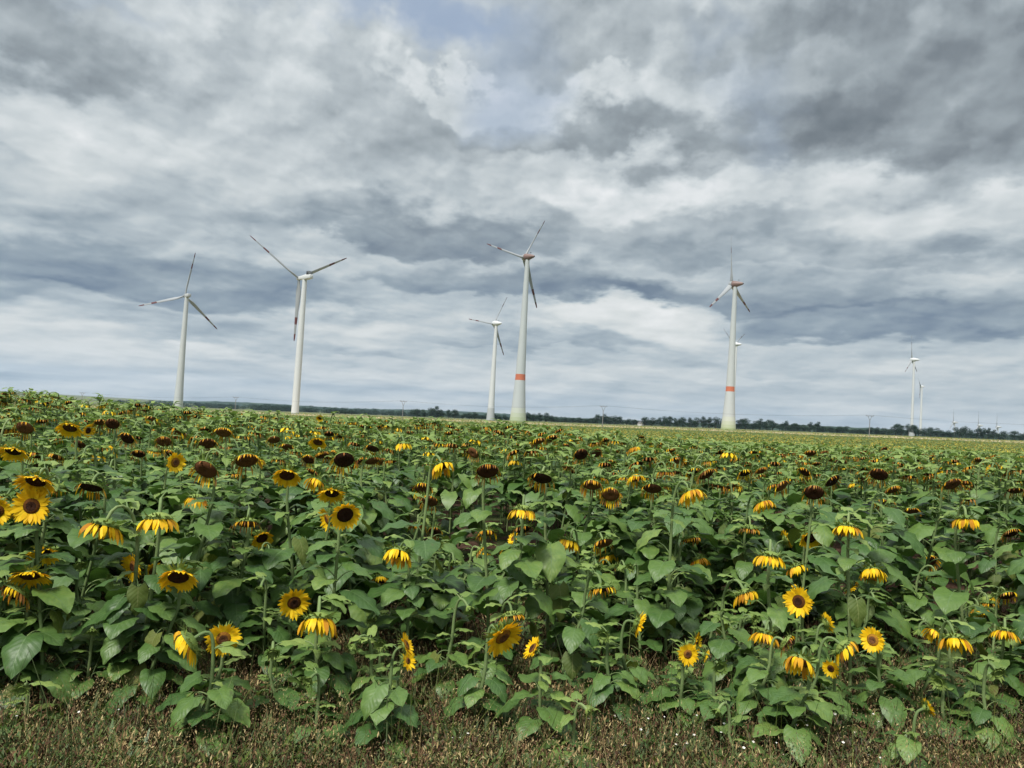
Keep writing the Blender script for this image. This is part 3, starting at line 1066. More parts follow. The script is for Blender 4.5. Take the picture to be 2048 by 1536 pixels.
N_IND = 300
last_y = 0
for (x, y) in cand:
    if len(placed) >= N_IND:
        break
    r = random.Random(int(x * 977 + y * 3571))
    if y < 5.35 and r.random() < (.62 if y < 5.0 else .25):
        continue
    H = canopy_h(y, r)
    if y < 7.0:
        kind = 'bud' if y < 6.3 else r.choice(['bud', 'bud', 'skirt', 'ripe'])
        pitch = R(r.uniform(-85, -60)) if kind != 'bud' else R(r.uniform(-60, 0))
        H *= .93
    elif y < 8.6:
        kind = r.choice(['bud', 'ripe', 'bare', 'skirt', 'bare', 'ripe', 'bare'])
        pitch = R(r.uniform(-88, -45))
        H *= .97
    else:
        kind = r.choice(['ripe', 'bare', 'ripe', 'bare', 'ripe', 'fresh'])
        pitch = R(r.uniform(-85, -30))
    if abs(x) > y * .80:
        continue
    yaw = R(r.gauss(8, 34))
    if kind in ('ripe', 'bare', 'fresh') and r.random() < .3:
        pitch = R(r.uniform(-88, -78))
        yaw = R(r.uniform(-180, 180))
    # a plant in front of a photographed flower stays lower than it
    qx, qy = proj((x, y, float(gz(x, y)) + H))
    m_ = (np.abs(HP[:, 0] - qx) < HP[:, 2] + 45) & (HP[:, 3] > y + .1) & (HP[:, 1] > qy - HP[:, 2] - 30)
    if m_.any():
        qt = HP[m_, 1].max() + 25
        drop_ = (qt - qy) / F * y
        H -= drop_
        H = max(H, .5 + .1 * r.random())
        kind = 'bud' if y < 7.4 else kind
    z = float(gz(x, y)) + H
    sunflower((x, y, z), kind, yaw, pitch, r.uniform(.8, 1.05), r, y)
    last_y = y
print('PLACED', len(placed), 'last y', last_y, 'leaf objs', N_LEAFOBJ)

# ------------------------------------------------------------------ labels: each names one plant
LAND = [(-400, 'at the far left edge'), (170, 'left of the leftmost turbine'), (310, 'below the leftmost turbine'), (440, 'between the two left turbines'),
        (540, 'below the second turbine from left'), (660, 'right of the second turbine'), (800, 'left of the small white turbine'),
        (940, 'below the small white turbine'), (1015, 'below the tallest turbine'), (1110, 'right of the tallest turbine'), (1250, 'between the orange-banded turbines'),
        (1400, 'below the right-hand banded turbine'), (1530, 'right of the right-hand banded turbine'), (1660, 'below the right-hand power pole'),
        (1800, 'below the faint white turbine'), (1920, 'at the far right edge')]
LOOKK = {
    'open': 'bright yellow open', 'fresh': 'yellow dark-centred', 'skirt': 'nodding yellow-skirted', 'ripe': 'drooping orange-brown', 'bare': 'brown-faced ripe',
    'small': 'small bright yellow', 'bud': 'green budding'}


def side(k, yaw):
    d = math.degrees(yaw)
    return ' turned right' if d > 30 else ' turned left' if d < -30 else ''


cells = {}
for p in placed:
    px, py = p[2]
    land = [l for x0, l in LAND if px >= x0][-1] if px >= -400 else LAND[0][1]
    hz = 834 + (px - 1024) * .038
    dy = py - hz
    band = 'near the skyline' if dy < 55 else 'in the far ranks' if dy < 110 else 'in the middle ranks' if dy < 210 else 'in the near ranks' if dy < 360 else 'on the front edge'
    cells.setdefault((LOOKK[p[1]] + side(p[1], p[6]), band, land), []).append(p)
ORD = {1: [''], 2: ['left', 'right'], 3: ['left', 'middle', 'right']}
for (look, band, land), ps in cells.items():
    ps.sort(key=lambda p: p[2][0])
    k = len(ps)
    for i, p in enumerate(ps):
        if k <= 3:
            o_ = ORD[k][i]
        else:
            o_ = ['leftmost', 'second', 'third', 'fourth', 'fifth', 'sixth', 'seventh', 'eighth'][min(i, 7)] if i < k - 1 else 'rightmost'
        p[0]['label'] = ' '.join(f'{o_} {look} sunflower {band} {land}'.split())

# ------------------------------------------------------------------ the sunflowers beyond the nearest 300
low_plants = []
for i in range(14):
    r = random.Random(500 + i)
    kind = ['bare', 'ripe', 'bare', 'ripe', 'bare', 'ripe', 'bud', 'bare', 'bud', 'bud', 'ripe', 'bare', 'bud', 'skirt'][i]
    b = MB()
    # template built at the origin on flat ground with the head 1.7 m up
    pitch = R(r.uniform(-85, -42)) if i % 3 else R(-88)
    fw, nx, ny, nz = head_frame(R(r.uniform(-30, 40)), pitch)
    C = np.array([0, 0, 1.70])
    A = C - nz * .03
    S = np.array([-fw[0] * .16, -fw[1] * .16, 1.5])
    root = np.array([S[0], S[1], .55])
    path = np.concatenate([[root], bez(S, S + np.array([0, 0, .25]), A - nz * .13, A, 5)])
    v, q = tube(path, .012, 4)
    b.add(v, q, PI['stem'])
    hb, hp, hd = head_tpl(kind, pitch, 900 + i, lod=1)
    Mx = np.stack([nx, ny, nz], 1)
    for tp in (hb, hp, hd):
        if len(tp['v']):
            b.inst(tp, [Mx * 1.05], [C])
    a0 = r.uniform(0, 6)
    for k in range(10):
        t = .62 + .38 * k / 9
        pool = list(range(8)) if k < 7 else [8, 9, 10]
        b.inst(LEAVES[r.choice(pool)][3], [rotz(a0 + 2.4 * k) @ rotx(r.uniform(-.2, .2)) * r.uniform(.9, 1.25)], [(S[0], S[1], 1.52 * t)])
    for k in range(5):
        k = k % 3
        b.inst(LEAVES[8 + k][3], [rotz(r.uniform(0, 6)) @ rotx(r.uniform(-.1, .5)) * 1.3], [path[2 + k % 2]])
    low_plants.append(b.tpl())
print('low plant faces', [len(t['q']) + len(t['t']) for t in low_plants])

rs = np.random.RandomState(5)


def scatter(y0, y1, dens):
    """random ground points in the widened view wedge"""
    area = .84 * (y1 ** 2 - y0 ** 2)
    N = int(area * dens)
    yy = np.sqrt(rs.uniform(y0 ** 2, y1 ** 2, N))
    xx = yy * rs.uniform(-.84, .84, N)
    return xx, yy


def plants(mb_, xx, yy, tpls, s0=.86, s1=1.12, spread=.6):
    zz_ = gz(xx, yy)
    which = rs.randint(0, len(tpls), len(xx))
    for k, tp in enumerate(tpls):
        m_ = which == k
        if not m_.any():
            continue
        N = m_.sum()
        a_ = rs.normal(0, spread, N)
        s_ = rs.uniform(s0, s1, N)
        Ms = np.zeros((N, 3, 3))
        Ms[:, 0, 0] = np.cos(a_) * s_
        Ms[:, 0, 1] = -np.sin(a_) * s_
        Ms[:, 1, 0] = np.sin(a_) * s_
        Ms[:, 1, 1] = np.cos(a_) * s_
        Ms[:, 2, 2] = s_
        mb_.inst(tp, Ms, np.stack([xx[m_], yy[m_], zz_[m_]], 1))


mb = MB()
rootarr = np.array([p[4] for p in placed])
for (y0, y1, dn) in [(last_y - .1, 16, 4.6), (16, 24, 4.0), (24, 44, 3.0)]:
    xx, yy = scatter(y0, y1, dn)
    if y0 < 25:
        keep = np.array([((rootarr - (a_, b_)) ** 2).sum(1).min() > .09 for a_, b_ in zip(xx, yy)])
        # leave no stray plant in front of the flowers placed from the photograph
        xx, yy = xx[keep], yy[keep]
    plants(mb, xx, yy, low_plants)
# outer flanks of the near field, outside the picture but in reach of a step to the side
for sgn in (-1, 1):
    N = 260
    yy = rs.uniform(4.6, last_y, N)
    xx = sgn * (yy * .80 + rs.uniform(.1, 2.5, N))
    plants(mb, xx, yy, low_plants, .8, 1.0)
tag(link('sunflower_field', mb.mesh('sunflower_field', PMATS)), 'dense mass of small ripe sunflowers filling the field behind the near ranks', 'sunflower crop', kind='stuff')

far_plants = []
for i in range(8):
    r = random.Random(700 + i)
    b = MB()
    for k in range(7):
        a_ = r.uniform(0, 6.28)
        c, s = math.cos(a_), math.sin(a_)
        rr_, z = r.uniform(.02, .32), r.uniform(1.1, 1.72)
        L, W = r.uniform(.2, .34), r.uniform(.13, .22)
        dn = r.uniform(-.8, .1)
        p0 = np.array([c * rr_, s * rr_, z])
        d = np.array([c, s, dn])
        tg = np.array([-s, c, r.uniform(-.3, .3)])
        p1, p2 = p0 + d * L * .5, p0 + d * L + np.array([0, 0, -.04])
        b.add([p0, p1 - tg * W * .5, p2, p1 + tg * W * .5], [(0, 1, 2, 3)], PI[r.choice(['young', 'young', 'young', 'old_leaf']) if z > 1.2 else 'leaf'])
    for k in range(2):
        x_, y_, z_ = r.uniform(-.3, .3), r.uniform(-.3, .1), r.uniform(1.5, 1.7)
        pm = r.choice(['petal_dry', 'petal_old', 'petal_old', 'petal_old', 'bract', 'petal'])
        hx = .10
        b.add([(x_ - hx, y_ - .05, z_ - .05), (x_, y_ - .09, z_ - .10), (x_ + hx, y_ - .05, z_ - .05), (x_, y_, z_ + .04)], [(0, 1, 2, 3)], PI[pm])
        b.add([(x_ - hx, y_ - .04, z_ - .02), (x_ + hx, y_ - .04, z_ - .02), (x_ + .05, y_ + .05, z_ + .07), (x_ - .05, y_ + .05, z_ + .07)], [(0, 1, 2, 3)], PI['bract'])
    far_plants.append(b.tpl())
mb = MB()
for (y0, y1, dn, s0, s1) in [(42, 58, 3.0, .95, 1.1), (58, 90, 2.0, .95, 1.1), (90, 160, .8, .95, 1.12), (160, 300, .26, .95, 1.12), (300, 470, .12, .95, 1.15)]:
    xx, yy = scatter(y0, y1, dn)
    plants(mb, xx, yy, far_plants, s0, s1, 2)
tag(link('far_sunflower_field', mb.mesh('far_sunflower_field', PMATS)), 'far flat part of the sunflower field speckled green and gold', 'sunflower crop', kind='stuff')

# ------------------------------------------------------------------ weeds at the field edge
wd = MB()
rw = random.Random(31)


def weed_scatter(N, y0, y1):
    yy = np.sqrt(rs.uniform(y0 ** 2, y1 ** 2, N))
    return yy * rs.uniform(-.86, .86, N), yy


def clump_scatter(N, y0, y1, ncl):
    cx_, cy_ = weed_scatter(ncl, y0, y1)
    k = rs.randint(0, ncl, N)
    w_ = rs.uniform(.05, .22, ncl)[k]
    return cx_[k] + rs.normal(0, 1, N) * w_, np.maximum(3.9, cy_[k] + rs.normal(0, 1, N) * w_ * .7)


def blades(N, y0, y1, h0, h1, wdt, mi, lean=.25):
    xx, yy = weed_scatter(N, y0, y1)
    zz_ = gz(xx, yy)
    h = rs.uniform(h0, h1, N)
    a_ = rs.uniform(0, 6.28, N)
    ln = rs.uniform(0, lean, N) * h
    la = rs.uniform(0, 6.28, N)
    c, s = np.cos(a_) * wdt, np.sin(a_) * wdt
    p0 = np.stack([xx, yy, zz_ - .01], 1)
    p1 = p0 + np.stack([np.cos(la) * ln * .35, np.sin(la) * ln * .35, h * .6], 1)
    p2 = p0 + np.stack([np.cos(la) * ln, np.sin(la) * ln, h], 1)
    t_ = np.stack([c, s, 0 * c], 1)
    v = np.stack([p0 - t_, p0 + t_, p1 + t_ * .8, p1 - t_ * .8, p2 + t_ * .25, p2 - t_ * .25], 1).reshape(-1, 3)
    base = (np.arange(N) * 6)[:, None]
    q = np.concatenate([base + [0, 1, 2, 3], base + [3, 2, 4, 5]])
    wd.add(v, q, PI[mi])
    return p2


def tufts(N, y0, y1, h0, h1, sz, mis, stalk=None):
    """small leafy or seed-bearing sprigs: several tiny quads around an upright axis"""
    for mi in mis:
        n_ = N // len(mis)
        xx, yy = clump_scatter(n_, y0, y1, 150) if mi != 'rust' else weed_scatter(n_, y0, y1)
        zz_ = gz(xx, yy)
        for k in range(9):
            a_ = rs.uniform(0, 6.28, n_)
            rr_ = rs.uniform(.0, .055, n_)
            h = rs.uniform(h0, h1, n_)
            p = np.stack([xx + np.cos(a_) * rr_, yy + np.sin(a_) * rr_, zz_ + h], 1)
            L = rs.uniform(.5, 1.3, n_)[:, None] * sz
            d = np.stack([np.cos(a_), np.sin(a_), rs.uniform(-.1, 1.8, n_)], 1) * L
            t_ = np.stack([-np.sin(a_), np.cos(a_), rs.uniform(-.4, .4, n_)], 1) * L * .20
            v = np.stack([p, p + d * .5 - t_, p + d, p + d * .5 + t_], 1).reshape(-1, 3)
            base = (np.arange(n_) * 4)[:, None]
            wd.add(v, base + [0, 1, 2, 3], PI[mi])


blades(40000, 4.1, 9.5, .06, .34, .0026, 'rust', .8)
blades(9000, 4.1, 8.5, .08, .36, .0024, 'grass', .8)
blades(7000, 4.1, 7.5, .10, .46, .0018, 'dry', .8)
blades(9000, 4.1, 9.5, .05, .25, .0035, 'bark', .9)
tufts(20000, 4.1, 8.5, .02, .34, .024, ['rust', 'rust', 'bark', 'rust', 'dry', 'rust', 'grass'])
tufts(5000, 4.1, 8.0, .04, .34, .022, ['grass', 'dry', 'grass'])
tufts(6500, 4.1, 6.6, .02, .26, .034, ['grass', 'old_leaf', 'grass', 'rust', 'grass'])
tufts(1500, 4.1, 6.2, .02, .22, .060, ['grass', 'leaf', 'grass', 'old_leaf'])
blades(700, 4.1, 6.4, .35, .75, .0035, 'grass', .5)
blades(420, 4.1, 6.4, .35, .70, .0030, 'old_leaf', .7)
tufts(6000, 4.1, 6.2, .16, .44, .011, ['dry', 'dry', 'rust'])
tag(link('weeds', wd.mesh('weeds', PMATS)), 'tangle of low green and rust-brown weeds along the edge of the field', 'weeds', kind='stuff')

wd = MB()
for (xx, yy) in [(rw.uniform(-3.6, 3.8), rw.uniform(4.6, 6.4)) for _ in range(170)]:
    if rw.random() < .4:
        xx = rw.gauss(1.9, .7)
        yy = rw.uniform(4.6, 5.4)
    z = float(gz(xx, yy)) + rw.uniform(.12, .36)
    rr_ = rw.uniform(.005, .010)
    npet = 5
    tilt = rw.uniform(-.7, .9)
    for k in range(npet):
        a_ = 6.283 * k / npet
        d = rotx(tilt) @ np.array([math.cos(a_), math.sin(a_), .35]) * rr_
        d2 = rotx(tilt) @ np.array([math.cos(a_ + .6), math.sin(a_ + .6), .25]) * rr_ * .7
        d3 = rotx(tilt) @ np.array([math.cos(a_ - .6), math.sin(a_ - .6), .25]) * rr_ * .7
        p = np.array([xx, yy, z])
        wd.add([p, p + d3, p + d * 1.2, p + d2], [(0, 1, 2, 3)], PI['white'])
    v, q = tube([(xx, yy, z - .22), (xx, yy, z - .1), (xx, yy, z)], .0015, 3)
    wd.add(v, q, PI['stem'])
tag(link('wildflowers', wd.mesh('wildflowers', PMATS)), 'tiny white wildflowers dotted among the weeds at the field edge', 'wildflowers', kind='stuff')


# ------------------------------------------------------------------ wind turbines
PK = list(P.keys())
PMAT = [P[k] for k in PK]
PX = {k: i for i, k in enumerate(PK)}
AXIS = R(47)            # rotors face away from the camera, 47 degrees to the left of the view
AX_D = np.array([-math.sin(AXIS), math.cos(AXIS), 0.0])    # upwind direction
AX_R = np.array([math.cos(AXIS), math.sin(AXIS), 0.0])     # to the right when looking upwind


def blade_mesh(L, chord, main, stripes, egg):
    b = MB()
    N = 26
    prof = 12
    vs, ms = [], []
    for i in range(N + 1):
        t = i / N
        r_ = L * t
        ch = np.interp(t, [0, .06, .2, .45, .75, .95, 1], [.42, .5, 1.0, .70, .44, .30, .14]) * chord
        if egg:
            ch = np.interp(t, [0, .04, .13, .22, .5, .8, .95, 1], [.7, 1.0, 1.05, .85, .56, .40, .30, .15]) * chord
        th = np.interp(t, [0, .06, .2, .6, 1], [.40, .42, .24, .09, .015]) * chord
        tw = R(np.interp(t, [0, .2, .6, 1], [62, 48, 30, 26]))
        pre = .010 * L * t * t
        for k in range(prof):
            a_ = 2 * math.pi * k / prof
            x_ = math.cos(a_) * .5 * ch - .12 * ch * min(1, t * 8)
            y_ = math.sin(a_) * .5 * th * (1 - .5 * math.cos(a_) * min(1, t * 8))
            X_ = x_ * math.cos(tw) - y_ * math.sin(tw)
            Y_ = x_ * math.sin(tw) + y_ * math.cos(tw)
            vs.append((X_, Y_ + pre, r_))
    q, qm = [], []
    for i in range(N):
        t = (i + .5) / N
        red = any(a0 <= t < a1 for a0, a1 in stripes)
        for k in range(prof):
            q.append((i * prof + k, i * prof + (k + 1) % prof, (i + 1) * prof + (k + 1) % prof, (i + 1) * prof + k))
            qm.append(PX['red' if red else main])
    b.add(vs, q, np.array(qm))
    return b.mesh('rotor_blade', PMAT)


def turbine(label, base_px, base_py, hub_px, hub_py, D, prof, rotor, blade_L, theta0, style, band=None, group='wind turbines standing beyond the sunflower field', chord=3.6, back=None):
    p = at(base_px, base_py, D)
    hub = at(hub_px, hub_py, D)
    # the tower is upright; split the small lean left over between base and hub
    bx = (p.x * .5 + hub.x * .5)
    by = p.y
    z0 = float(gz(bx, by))
    Hh = hub.z - z0
    t = bpy.data.objects.new('wind_turbine', None)
    COL.objects.link(t)
    t.location = (bx, by, z0)
    tag(t, label, 'wind turbine', group)
    # tower: profile rows (fraction of height, diameter in metres, material key of the stretch above)
    rows_, mats_ = [], []
    fr = [q_[0] for q_ in prof]
    zs = sorted(set([0, .004] + [i / 40 for i in range(41)] + fr))
    for z in zs:
        d = np.interp(z, fr, [q_[1] for q_ in prof])
        rows_.append((d / 2, z * (Hh - 1.2) - (1.0 if z == 0 else 0)))
        mats_.append([q_[2] for q_ in prof if q_[0] <= z + 1e-6][-1])
    b = MB()
    S_ = 32
    v, q = lathe(rows_, S_)
    qm = np.array([PX[mats_[i]] for i in range(len(rows_) - 1) for _ in range(S_)])
    b.add(v, q, qm)
    tw = link('tower', b.mesh('tower', PMAT), t)
    if band:
        z0_, z1_ = band
        v, q = lathe([(np.interp(z, fr, [q_[1] for q_ in prof]) / 2 + .03, z * (Hh - 1.2)) for z in np.linspace(z0_, z1_, 5)], S_)
        b = MB()
        b.add(v, q, PX['orange'])
        link('painted_band', b.mesh('painted_band', PMAT), tw)
    # nacelle: lathe or box about the rotor axis
    Mx = np.stack([AX_R, AX_D, np.array([0, 0, 1.0])], 1)        # local x right, y upwind, z up
    b = MB()
    s = 1.0
    if style in ('egg_orange', 'egg_white'):
        k = blade_L / 35 * (.84 if style == 'egg_orange' else 1)
        prof_n = [(.05, -7.8), (.6, -7.3), (1.25, -6), (1.75, -4), (2.3, -2), (2.75, 0), (3.0, 1.6), (2.9, 2.2)]
        v, q = lathe([(r_ * k, z * k) for r_, z in prof_n], 20)
        v = v @ rotx(-math.pi / 2).T       # z axis -> y axis
        mm = 'rust' if style == 'egg_orange' else 'con' if D > 1800 else 'white'
        qm = []
        for i in range(len(prof_n) - 1):
            qm += [PX['dark' if (style == 'egg_orange' and i < 1) else mm]] * 20
        b.add(v @ Mx.T, q, np.array(qm))
        nac = link('nacelle', b.mesh('nacelle', PMAT), t)
        # weather mast and sensor on top
        b = MB()
        v, q = tube(np.array([(0, -3 * k, 1.7 * k), (0, -3 * k, 3.2 * k)]), .12, 6)
        b.add(v @ Mx.T, q, PX['grey'])
        v, q = box(-.5, .5, -3 * k - .3, -3 * k + .3, 3.2 * k, 3.5 * k)
        b.add(np.array(v) @ Mx.T, q, PX['dark'])
        link('sensor_mast', b.mesh('sensor_mast', PMAT), nac)
        hy, hr = 2.3 * k, 2.9 * k
        hp = [(hr, 0), (hr * .97, 1.0 * k), (hr * .8, 2.4 * k), (hr * .45, 3.4 * k), (.05, 3.8 * k)]
        hm = 'dark' if style == 'egg_orange' else 'white'
        hm = 'grey' if style == 'egg_orange' or D > 1800 else 'white'
        tipc = 0.9
    else:
        L_ = 11.0 if style == 'box_dark' else 6.5
        W_ = 3.6 if style == 'box_dark' else 3.4
        # bevelled housing, lofted from rounded sections
        secs = [(-L_ * .80, .72), (-L_ * .78, .86), (-L_ * .4, 1.0), (0, 1.0), (L_ * .35, .86), (7.3 if style == 'box_dark' else 3.1, .7)]
        vs = []
        for yy_, sc2 in secs:
            for a_ in range(16):
                an = 2 * math.pi * a_ / 16
                c, s2 = math.cos(an), math.sin(an)
                e_ = .45
                vs.append((W_ / 2 * sc2 * math.copysign(abs(c) ** e_, c), yy_, W_ / 2 * sc2 * math.copysign(abs(s2) ** e_, s2)))
        q = [(i * 16 + j, i * 16 + (j + 1) % 16, (i + 1) * 16 + (j + 1) % 16, (i + 1) * 16 + j) for i in range(len(secs) - 1) for j in range(16)]
        vs = np.array(vs)
        nv = len(vs)
        vs = np.concatenate([vs, [(0, secs[0][0] - .02, 0)]])
        tr = [(nv, (j + 1) % 16, j) for j in range(16)]
        b.add(vs @ Mx.T, q, PX['white' if style == 'box_dark' else 'con'], tr, PX['white' if style == 'box_dark' else 'con'])
        nac = link('nacelle', b.mesh('nacelle', PMAT), t)
        if style == 'box_dark':
            b = MB()
            v, q = box(-1.7, 1.7, -L_ * .62, -L_ * .62 + 2.6, W_ * .5 - .05, W_ * .5 + 2.3)
            b.add(np.array(v) @ Mx.T, q, PX['dark'])
            for k_ in range(6):
                v, q = box(-1.8, 1.8, -L_ * .62 - .1, -L_ * .62 - .02, W_ * .5 + .15 + k_ * .35, W_ * .5 + .3 + k_ * .35)
                b.add(np.array(v) @ Mx.T, q, PX['grey'])
            link('cooler', b.mesh('cooler', PMAT), nac)
        hy, hr = (7.4 if style == 'box_dark' else 3.2), 1.6
        hp = [(hr, 0), (hr, 1.4), (hr * .75, 2.6), (hr * .35, 3.2), (.05, 3.35)]
        hm = 'white' if style == 'box_dark' else 'grey'
    nac.location = (0, 0, Hh)
    b = MB()
    v, q = lathe(hp, 20)
    v = v @ rotx(-math.pi / 2).T
    v[:, 1] = np.abs(v[:, 1]) + hy
    b.add(v @ Mx.T, q, PX[hm])
    hubo = link('rotor_hub', b.mesh('rotor_hub', PMAT), t)
    hubo.location = (0, 0, Hh)
    me = blade_mesh(blade_L, chord, 'grey' if style != 'egg_white' else 'grey', rotor, style.startswith('egg'))
    for k_ in range(3):
        th = R(theta0 + 120 * k_)
        # blade direction, clockwise from up as seen from behind
        zd = AX_R * math.sin(th) + np.array([0, 0, 1.0]) * math.cos(th)
        yd = AX_D
        xd = np.cross(yd, zd)
        o = link('rotor_blade', me, t)
        c = AX_D * (hy + (1.2 if style.startswith('egg') else .9)) + np.array([0, 0, Hh]) + zd * .8
        o.matrix_local = Matrix(((xd[0], yd[0], zd[0], c[0]), (xd[1], yd[1], zd[1], c[1]), (xd[2], yd[2], zd[2], c[2]), (0, 0, 0, 1)))
    print('TURBINE', label[:30], 'H', round(Hh, 1), 'z0', round(z0, 1), 'base px', [round(a_) for a_ in proj((bx, by, z0))], 'hub', [round(a_) for a_ in proj((bx, by, z0 + Hh))])
    return t


RED = [(.60, .72), (.90, 1.01)]
concrete = lambda w0, wb, wm, wt_: [(0, w0, 'g1'), (.02, w0 * .97, 'g2'), (.04, w0 * .93, 'g3'), (.065, w0 * .885, 'g4'), (.095, w0 * .83, 'tower'), (.28, wb, 'tower'), (.62, wm, 'tower'), (1.0, wt_, 'tower')]
turbine('pale grey turbine furthest left with tower widening at its foot', 352, 808, 374, 590, 650,
        [(0, 8.2, 'g4'), (.08, 7.6, 'tower'), (.2, 6.5, 'tower'), (.5, 5.0, 'tower'), (1, 3.4, 'tower')], RED, 40, 9, 'box_grey', chord=3.4)
turbine('white turbine with slim steel tower and black box on top of its nacelle', 585, 830, 611, 553, 540,
        [(0, 5.4, 'white'), (.5, 4.7, 'white'), (1, 3.3, 'white')], RED, 46, 60, 'box_dark', chord=3.8)
turbine('tallest turbine with orange nacelle, orange tower band and broad green-tinted foot', 1035, 845, 1056, 511, 480,
        concrete(11.0, 6.5, 4.3, 2.7), RED, 34, 33, 'egg_orange', band=(.262, .298), chord=3.4)
turbine('smaller white turbine just left of and behind the tallest one', 980, 843, 993, 646, 740,
        [(0, 8.2, 'con'), (.13, 7.0, 'con'), (.135, 6.6, 'white'), (.5, 4.6, 'white'), (1, 3.0, 'white')], RED, 34, 30, 'egg_white', chord=3.2)
turbine('orange-banded turbine with orange nacelle on the right of the field', 1457, 859, 1474, 566, 545,
        concrete(11.0, 6.3, 4.4, 2.7), RED, 36.5, -5, 'egg_orange', band=(.268, .302), chord=3.4)
turbine('small white turbine mostly hidden behind the right orange-banded tower', 1465, 858, 1475, 688, 880,
        [(0, 3.6, 'white'), (.5, 2.6, 'white'), (1, 2.2, 'white')], RED, 31, -60, 'egg_white', chord=4.2)
turbine('faint slender white turbine near the right edge, blade pointing straight up', 1822, 869, 1833, 719, 1000,
        [(0, 7.6, 'con'), (.13, 7.0, 'con'), (.135, 3.6, 'white'), (.5, 3.0, 'white'), (1, 2.4, 'white')], RED, 32, -5, 'egg_white', chord=2.6)
turbine('smaller faint white turbine right behind the slender one near the right edge', 1839, 864, 1848, 773, 1500,
        [(0, 5.5, 'white'), (.5, 4.0, 'white'), (1, 2.8, 'white')], RED, 24, -48, 'egg_white', chord=3.2)
for (bx_, by_, hy_, lab) in [(1909, 872, 845, 'tiny distant turbine above the trees, left of the last three'), (1959, 876, 851, 'tiny distant turbine above the trees, middle of the last three'),
                             (1996, 878, 854, 'tiny distant turbine above the trees, right of the last three')]:
    turbine(lab, bx_, by_, bx_ + 1, hy_, 2000, [(0, 2.6, 'con'), (1, 2.2, 'con')], RED, 38, 3, 'egg_white', chord=3.0, group='tiny distant turbines at the right')

# ------------------------------------------------------------------ power line
tops = []
for (px, ty, by_, D, lab) in [(165, 786, 800, 560, 'faint utility pole at the far left skyline'), (472, 795, 822, 520, 'faint utility pole between the two left turbines'),
                              (807, 803, 843, 440, 'utility pole with V-shaped crossarm left of the tallest turbine'), (1207, 813, 854, 400, 'utility pole with V-shaped crossarm right of the tallest turbine'),
                              (1740, 832, 871, 400, 'utility pole with V-shaped crossarm near the slender right turbine'), (2300, 852, 893, 400, 'utility pole just beyond the right edge')]:
    p = at(px, ty, D)
    z0 = float(gz(p.x, p.y))
    Hh = p.z - z0
    if Hh < 5:
        Hh = 5
    t = bpy.data.objects.new('utility_pole', None)
    COL.objects.link(t)
    t.location = (p.x, p.y, z0)
    tag(t, lab, 'utility pole', 'utility poles carrying the power line')
    b = MB()
    v, q = tube([(0, 0, -.3), (0, 0, Hh * .5), (0, 0, Hh - 2.4)], [.24, .2, .17], 8)
    b.add(v, q, PX['pole'])
    link('post', b.mesh('post', PMAT), t)
    b = MB()
    for s in (-1, 1):
        v, q = tube([(0, 0, Hh - 2.5), (s * 1.0, 0, Hh - .08)], [.13, .11], 6)
        b.add(v, q, PX['pole'])
    link('brace', b.mesh('brace', PMAT), t)
    b = MB()
    v, q = box(-2.1, 2.1, -.12, .12, Hh - .1, Hh + .14)
    b.add(v, q, PX['pole'])
    ca = link('crossarm', b.mesh('crossarm', PMAT), t)
    for x_ in (-1.95, 0, 1.95):
        b = MB()
        v, q = lathe([(.05, 0), (.12, .1), (.06, .2), (.12, .3), (.05, .42), (.01, .44)], 8)
        b.add(np.array(v) + (x_, 0, Hh + .14), q, PX['dark'])
        link('insulator', b.mesh('insulator', PMAT), ca)
    tops.append((Vector((p.x, p.y, z0 + Hh + .55))))
for i in range(len(tops) - 1):
    for x_, w_n in ((-1.95, 'left'), (0, 'middle'), (1.95, 'right')):
        a_, c_ = tops[i], tops[i + 1]
        pts = [(a_.x + (c_.x - a_.x) * t + x_, a_.y + (c_.y - a_.y) * t, a_.z + (c_.z - a_.z) * t - 4 * 2.2 * t * (1 - t)) for t in np.linspace(0, 1, 14)]
        b = MB()
        v, q = tube(pts, .012, 4)
        b.add(v, q, PX['wire'])
        tag(link('power_cable', b.mesh('power_cable', PMAT)), f'{w_n} of three thin power cables in {["first", "second", "third", "fourth", "fifth"][i]} span from left', 'cable', 'power cables strung between the poles')


# ------------------------------------------------------------------ trees
def crown_mesh(seed, dense=1.0, shape=1.0):
    r = np.random.RandomState(seed)
    b = MB()
    lobes = []
    nlo = r.randint(9, 13)
    for k in range(nlo):
        a_ = r.uniform(0, 6.28)
        rr_ = r.uniform(0, .34)
        z = r.uniform(.22, .84)
        lobes.append((math.cos(a_) * rr_, math.sin(a_) * rr_, z, r.uniform(.13, .24) * (1.15 - .5 * abs(z - .55))))
    N = int(2200 * dense)
    L_ = np.array(lobes)
    w_ = r.choice(len(L_), N, p=L_[:, 3] ** 2 / (L_[:, 3] ** 2).sum())
    d = r.normal(size=(N, 3))
    d /= np.linalg.norm(d, axis=1)[:, None]
    p = L_[w_, :3] + d * (L_[w_, 3] * r.uniform(.55, 1.08, N))[:, None] * np.array([1, 1, .8])
    s_ = r.uniform(.012, .034, N)[:, None]
    t1 = np.cross(d, r.normal(size=(N, 3)))
    t1 /= np.linalg.norm(t1, axis=1)[:, None]
    t2 = np.cross(d, t1) + .5 * r.normal(size=(N, 3))
    t2 /= np.linalg.norm(t2, axis=1)[:, None]
    v = np.stack([p - t1 * s_, p - t2 * s_ * .7, p + t1 * s_, p + t2 * s_ * .7], 1).reshape(-1, 3)
    b.add(v, (np.arange(N) * 4)[:, None] + [0, 1, 2, 3], PI['crown'])
    return b.mesh('crown', PMATS, smooth=False)


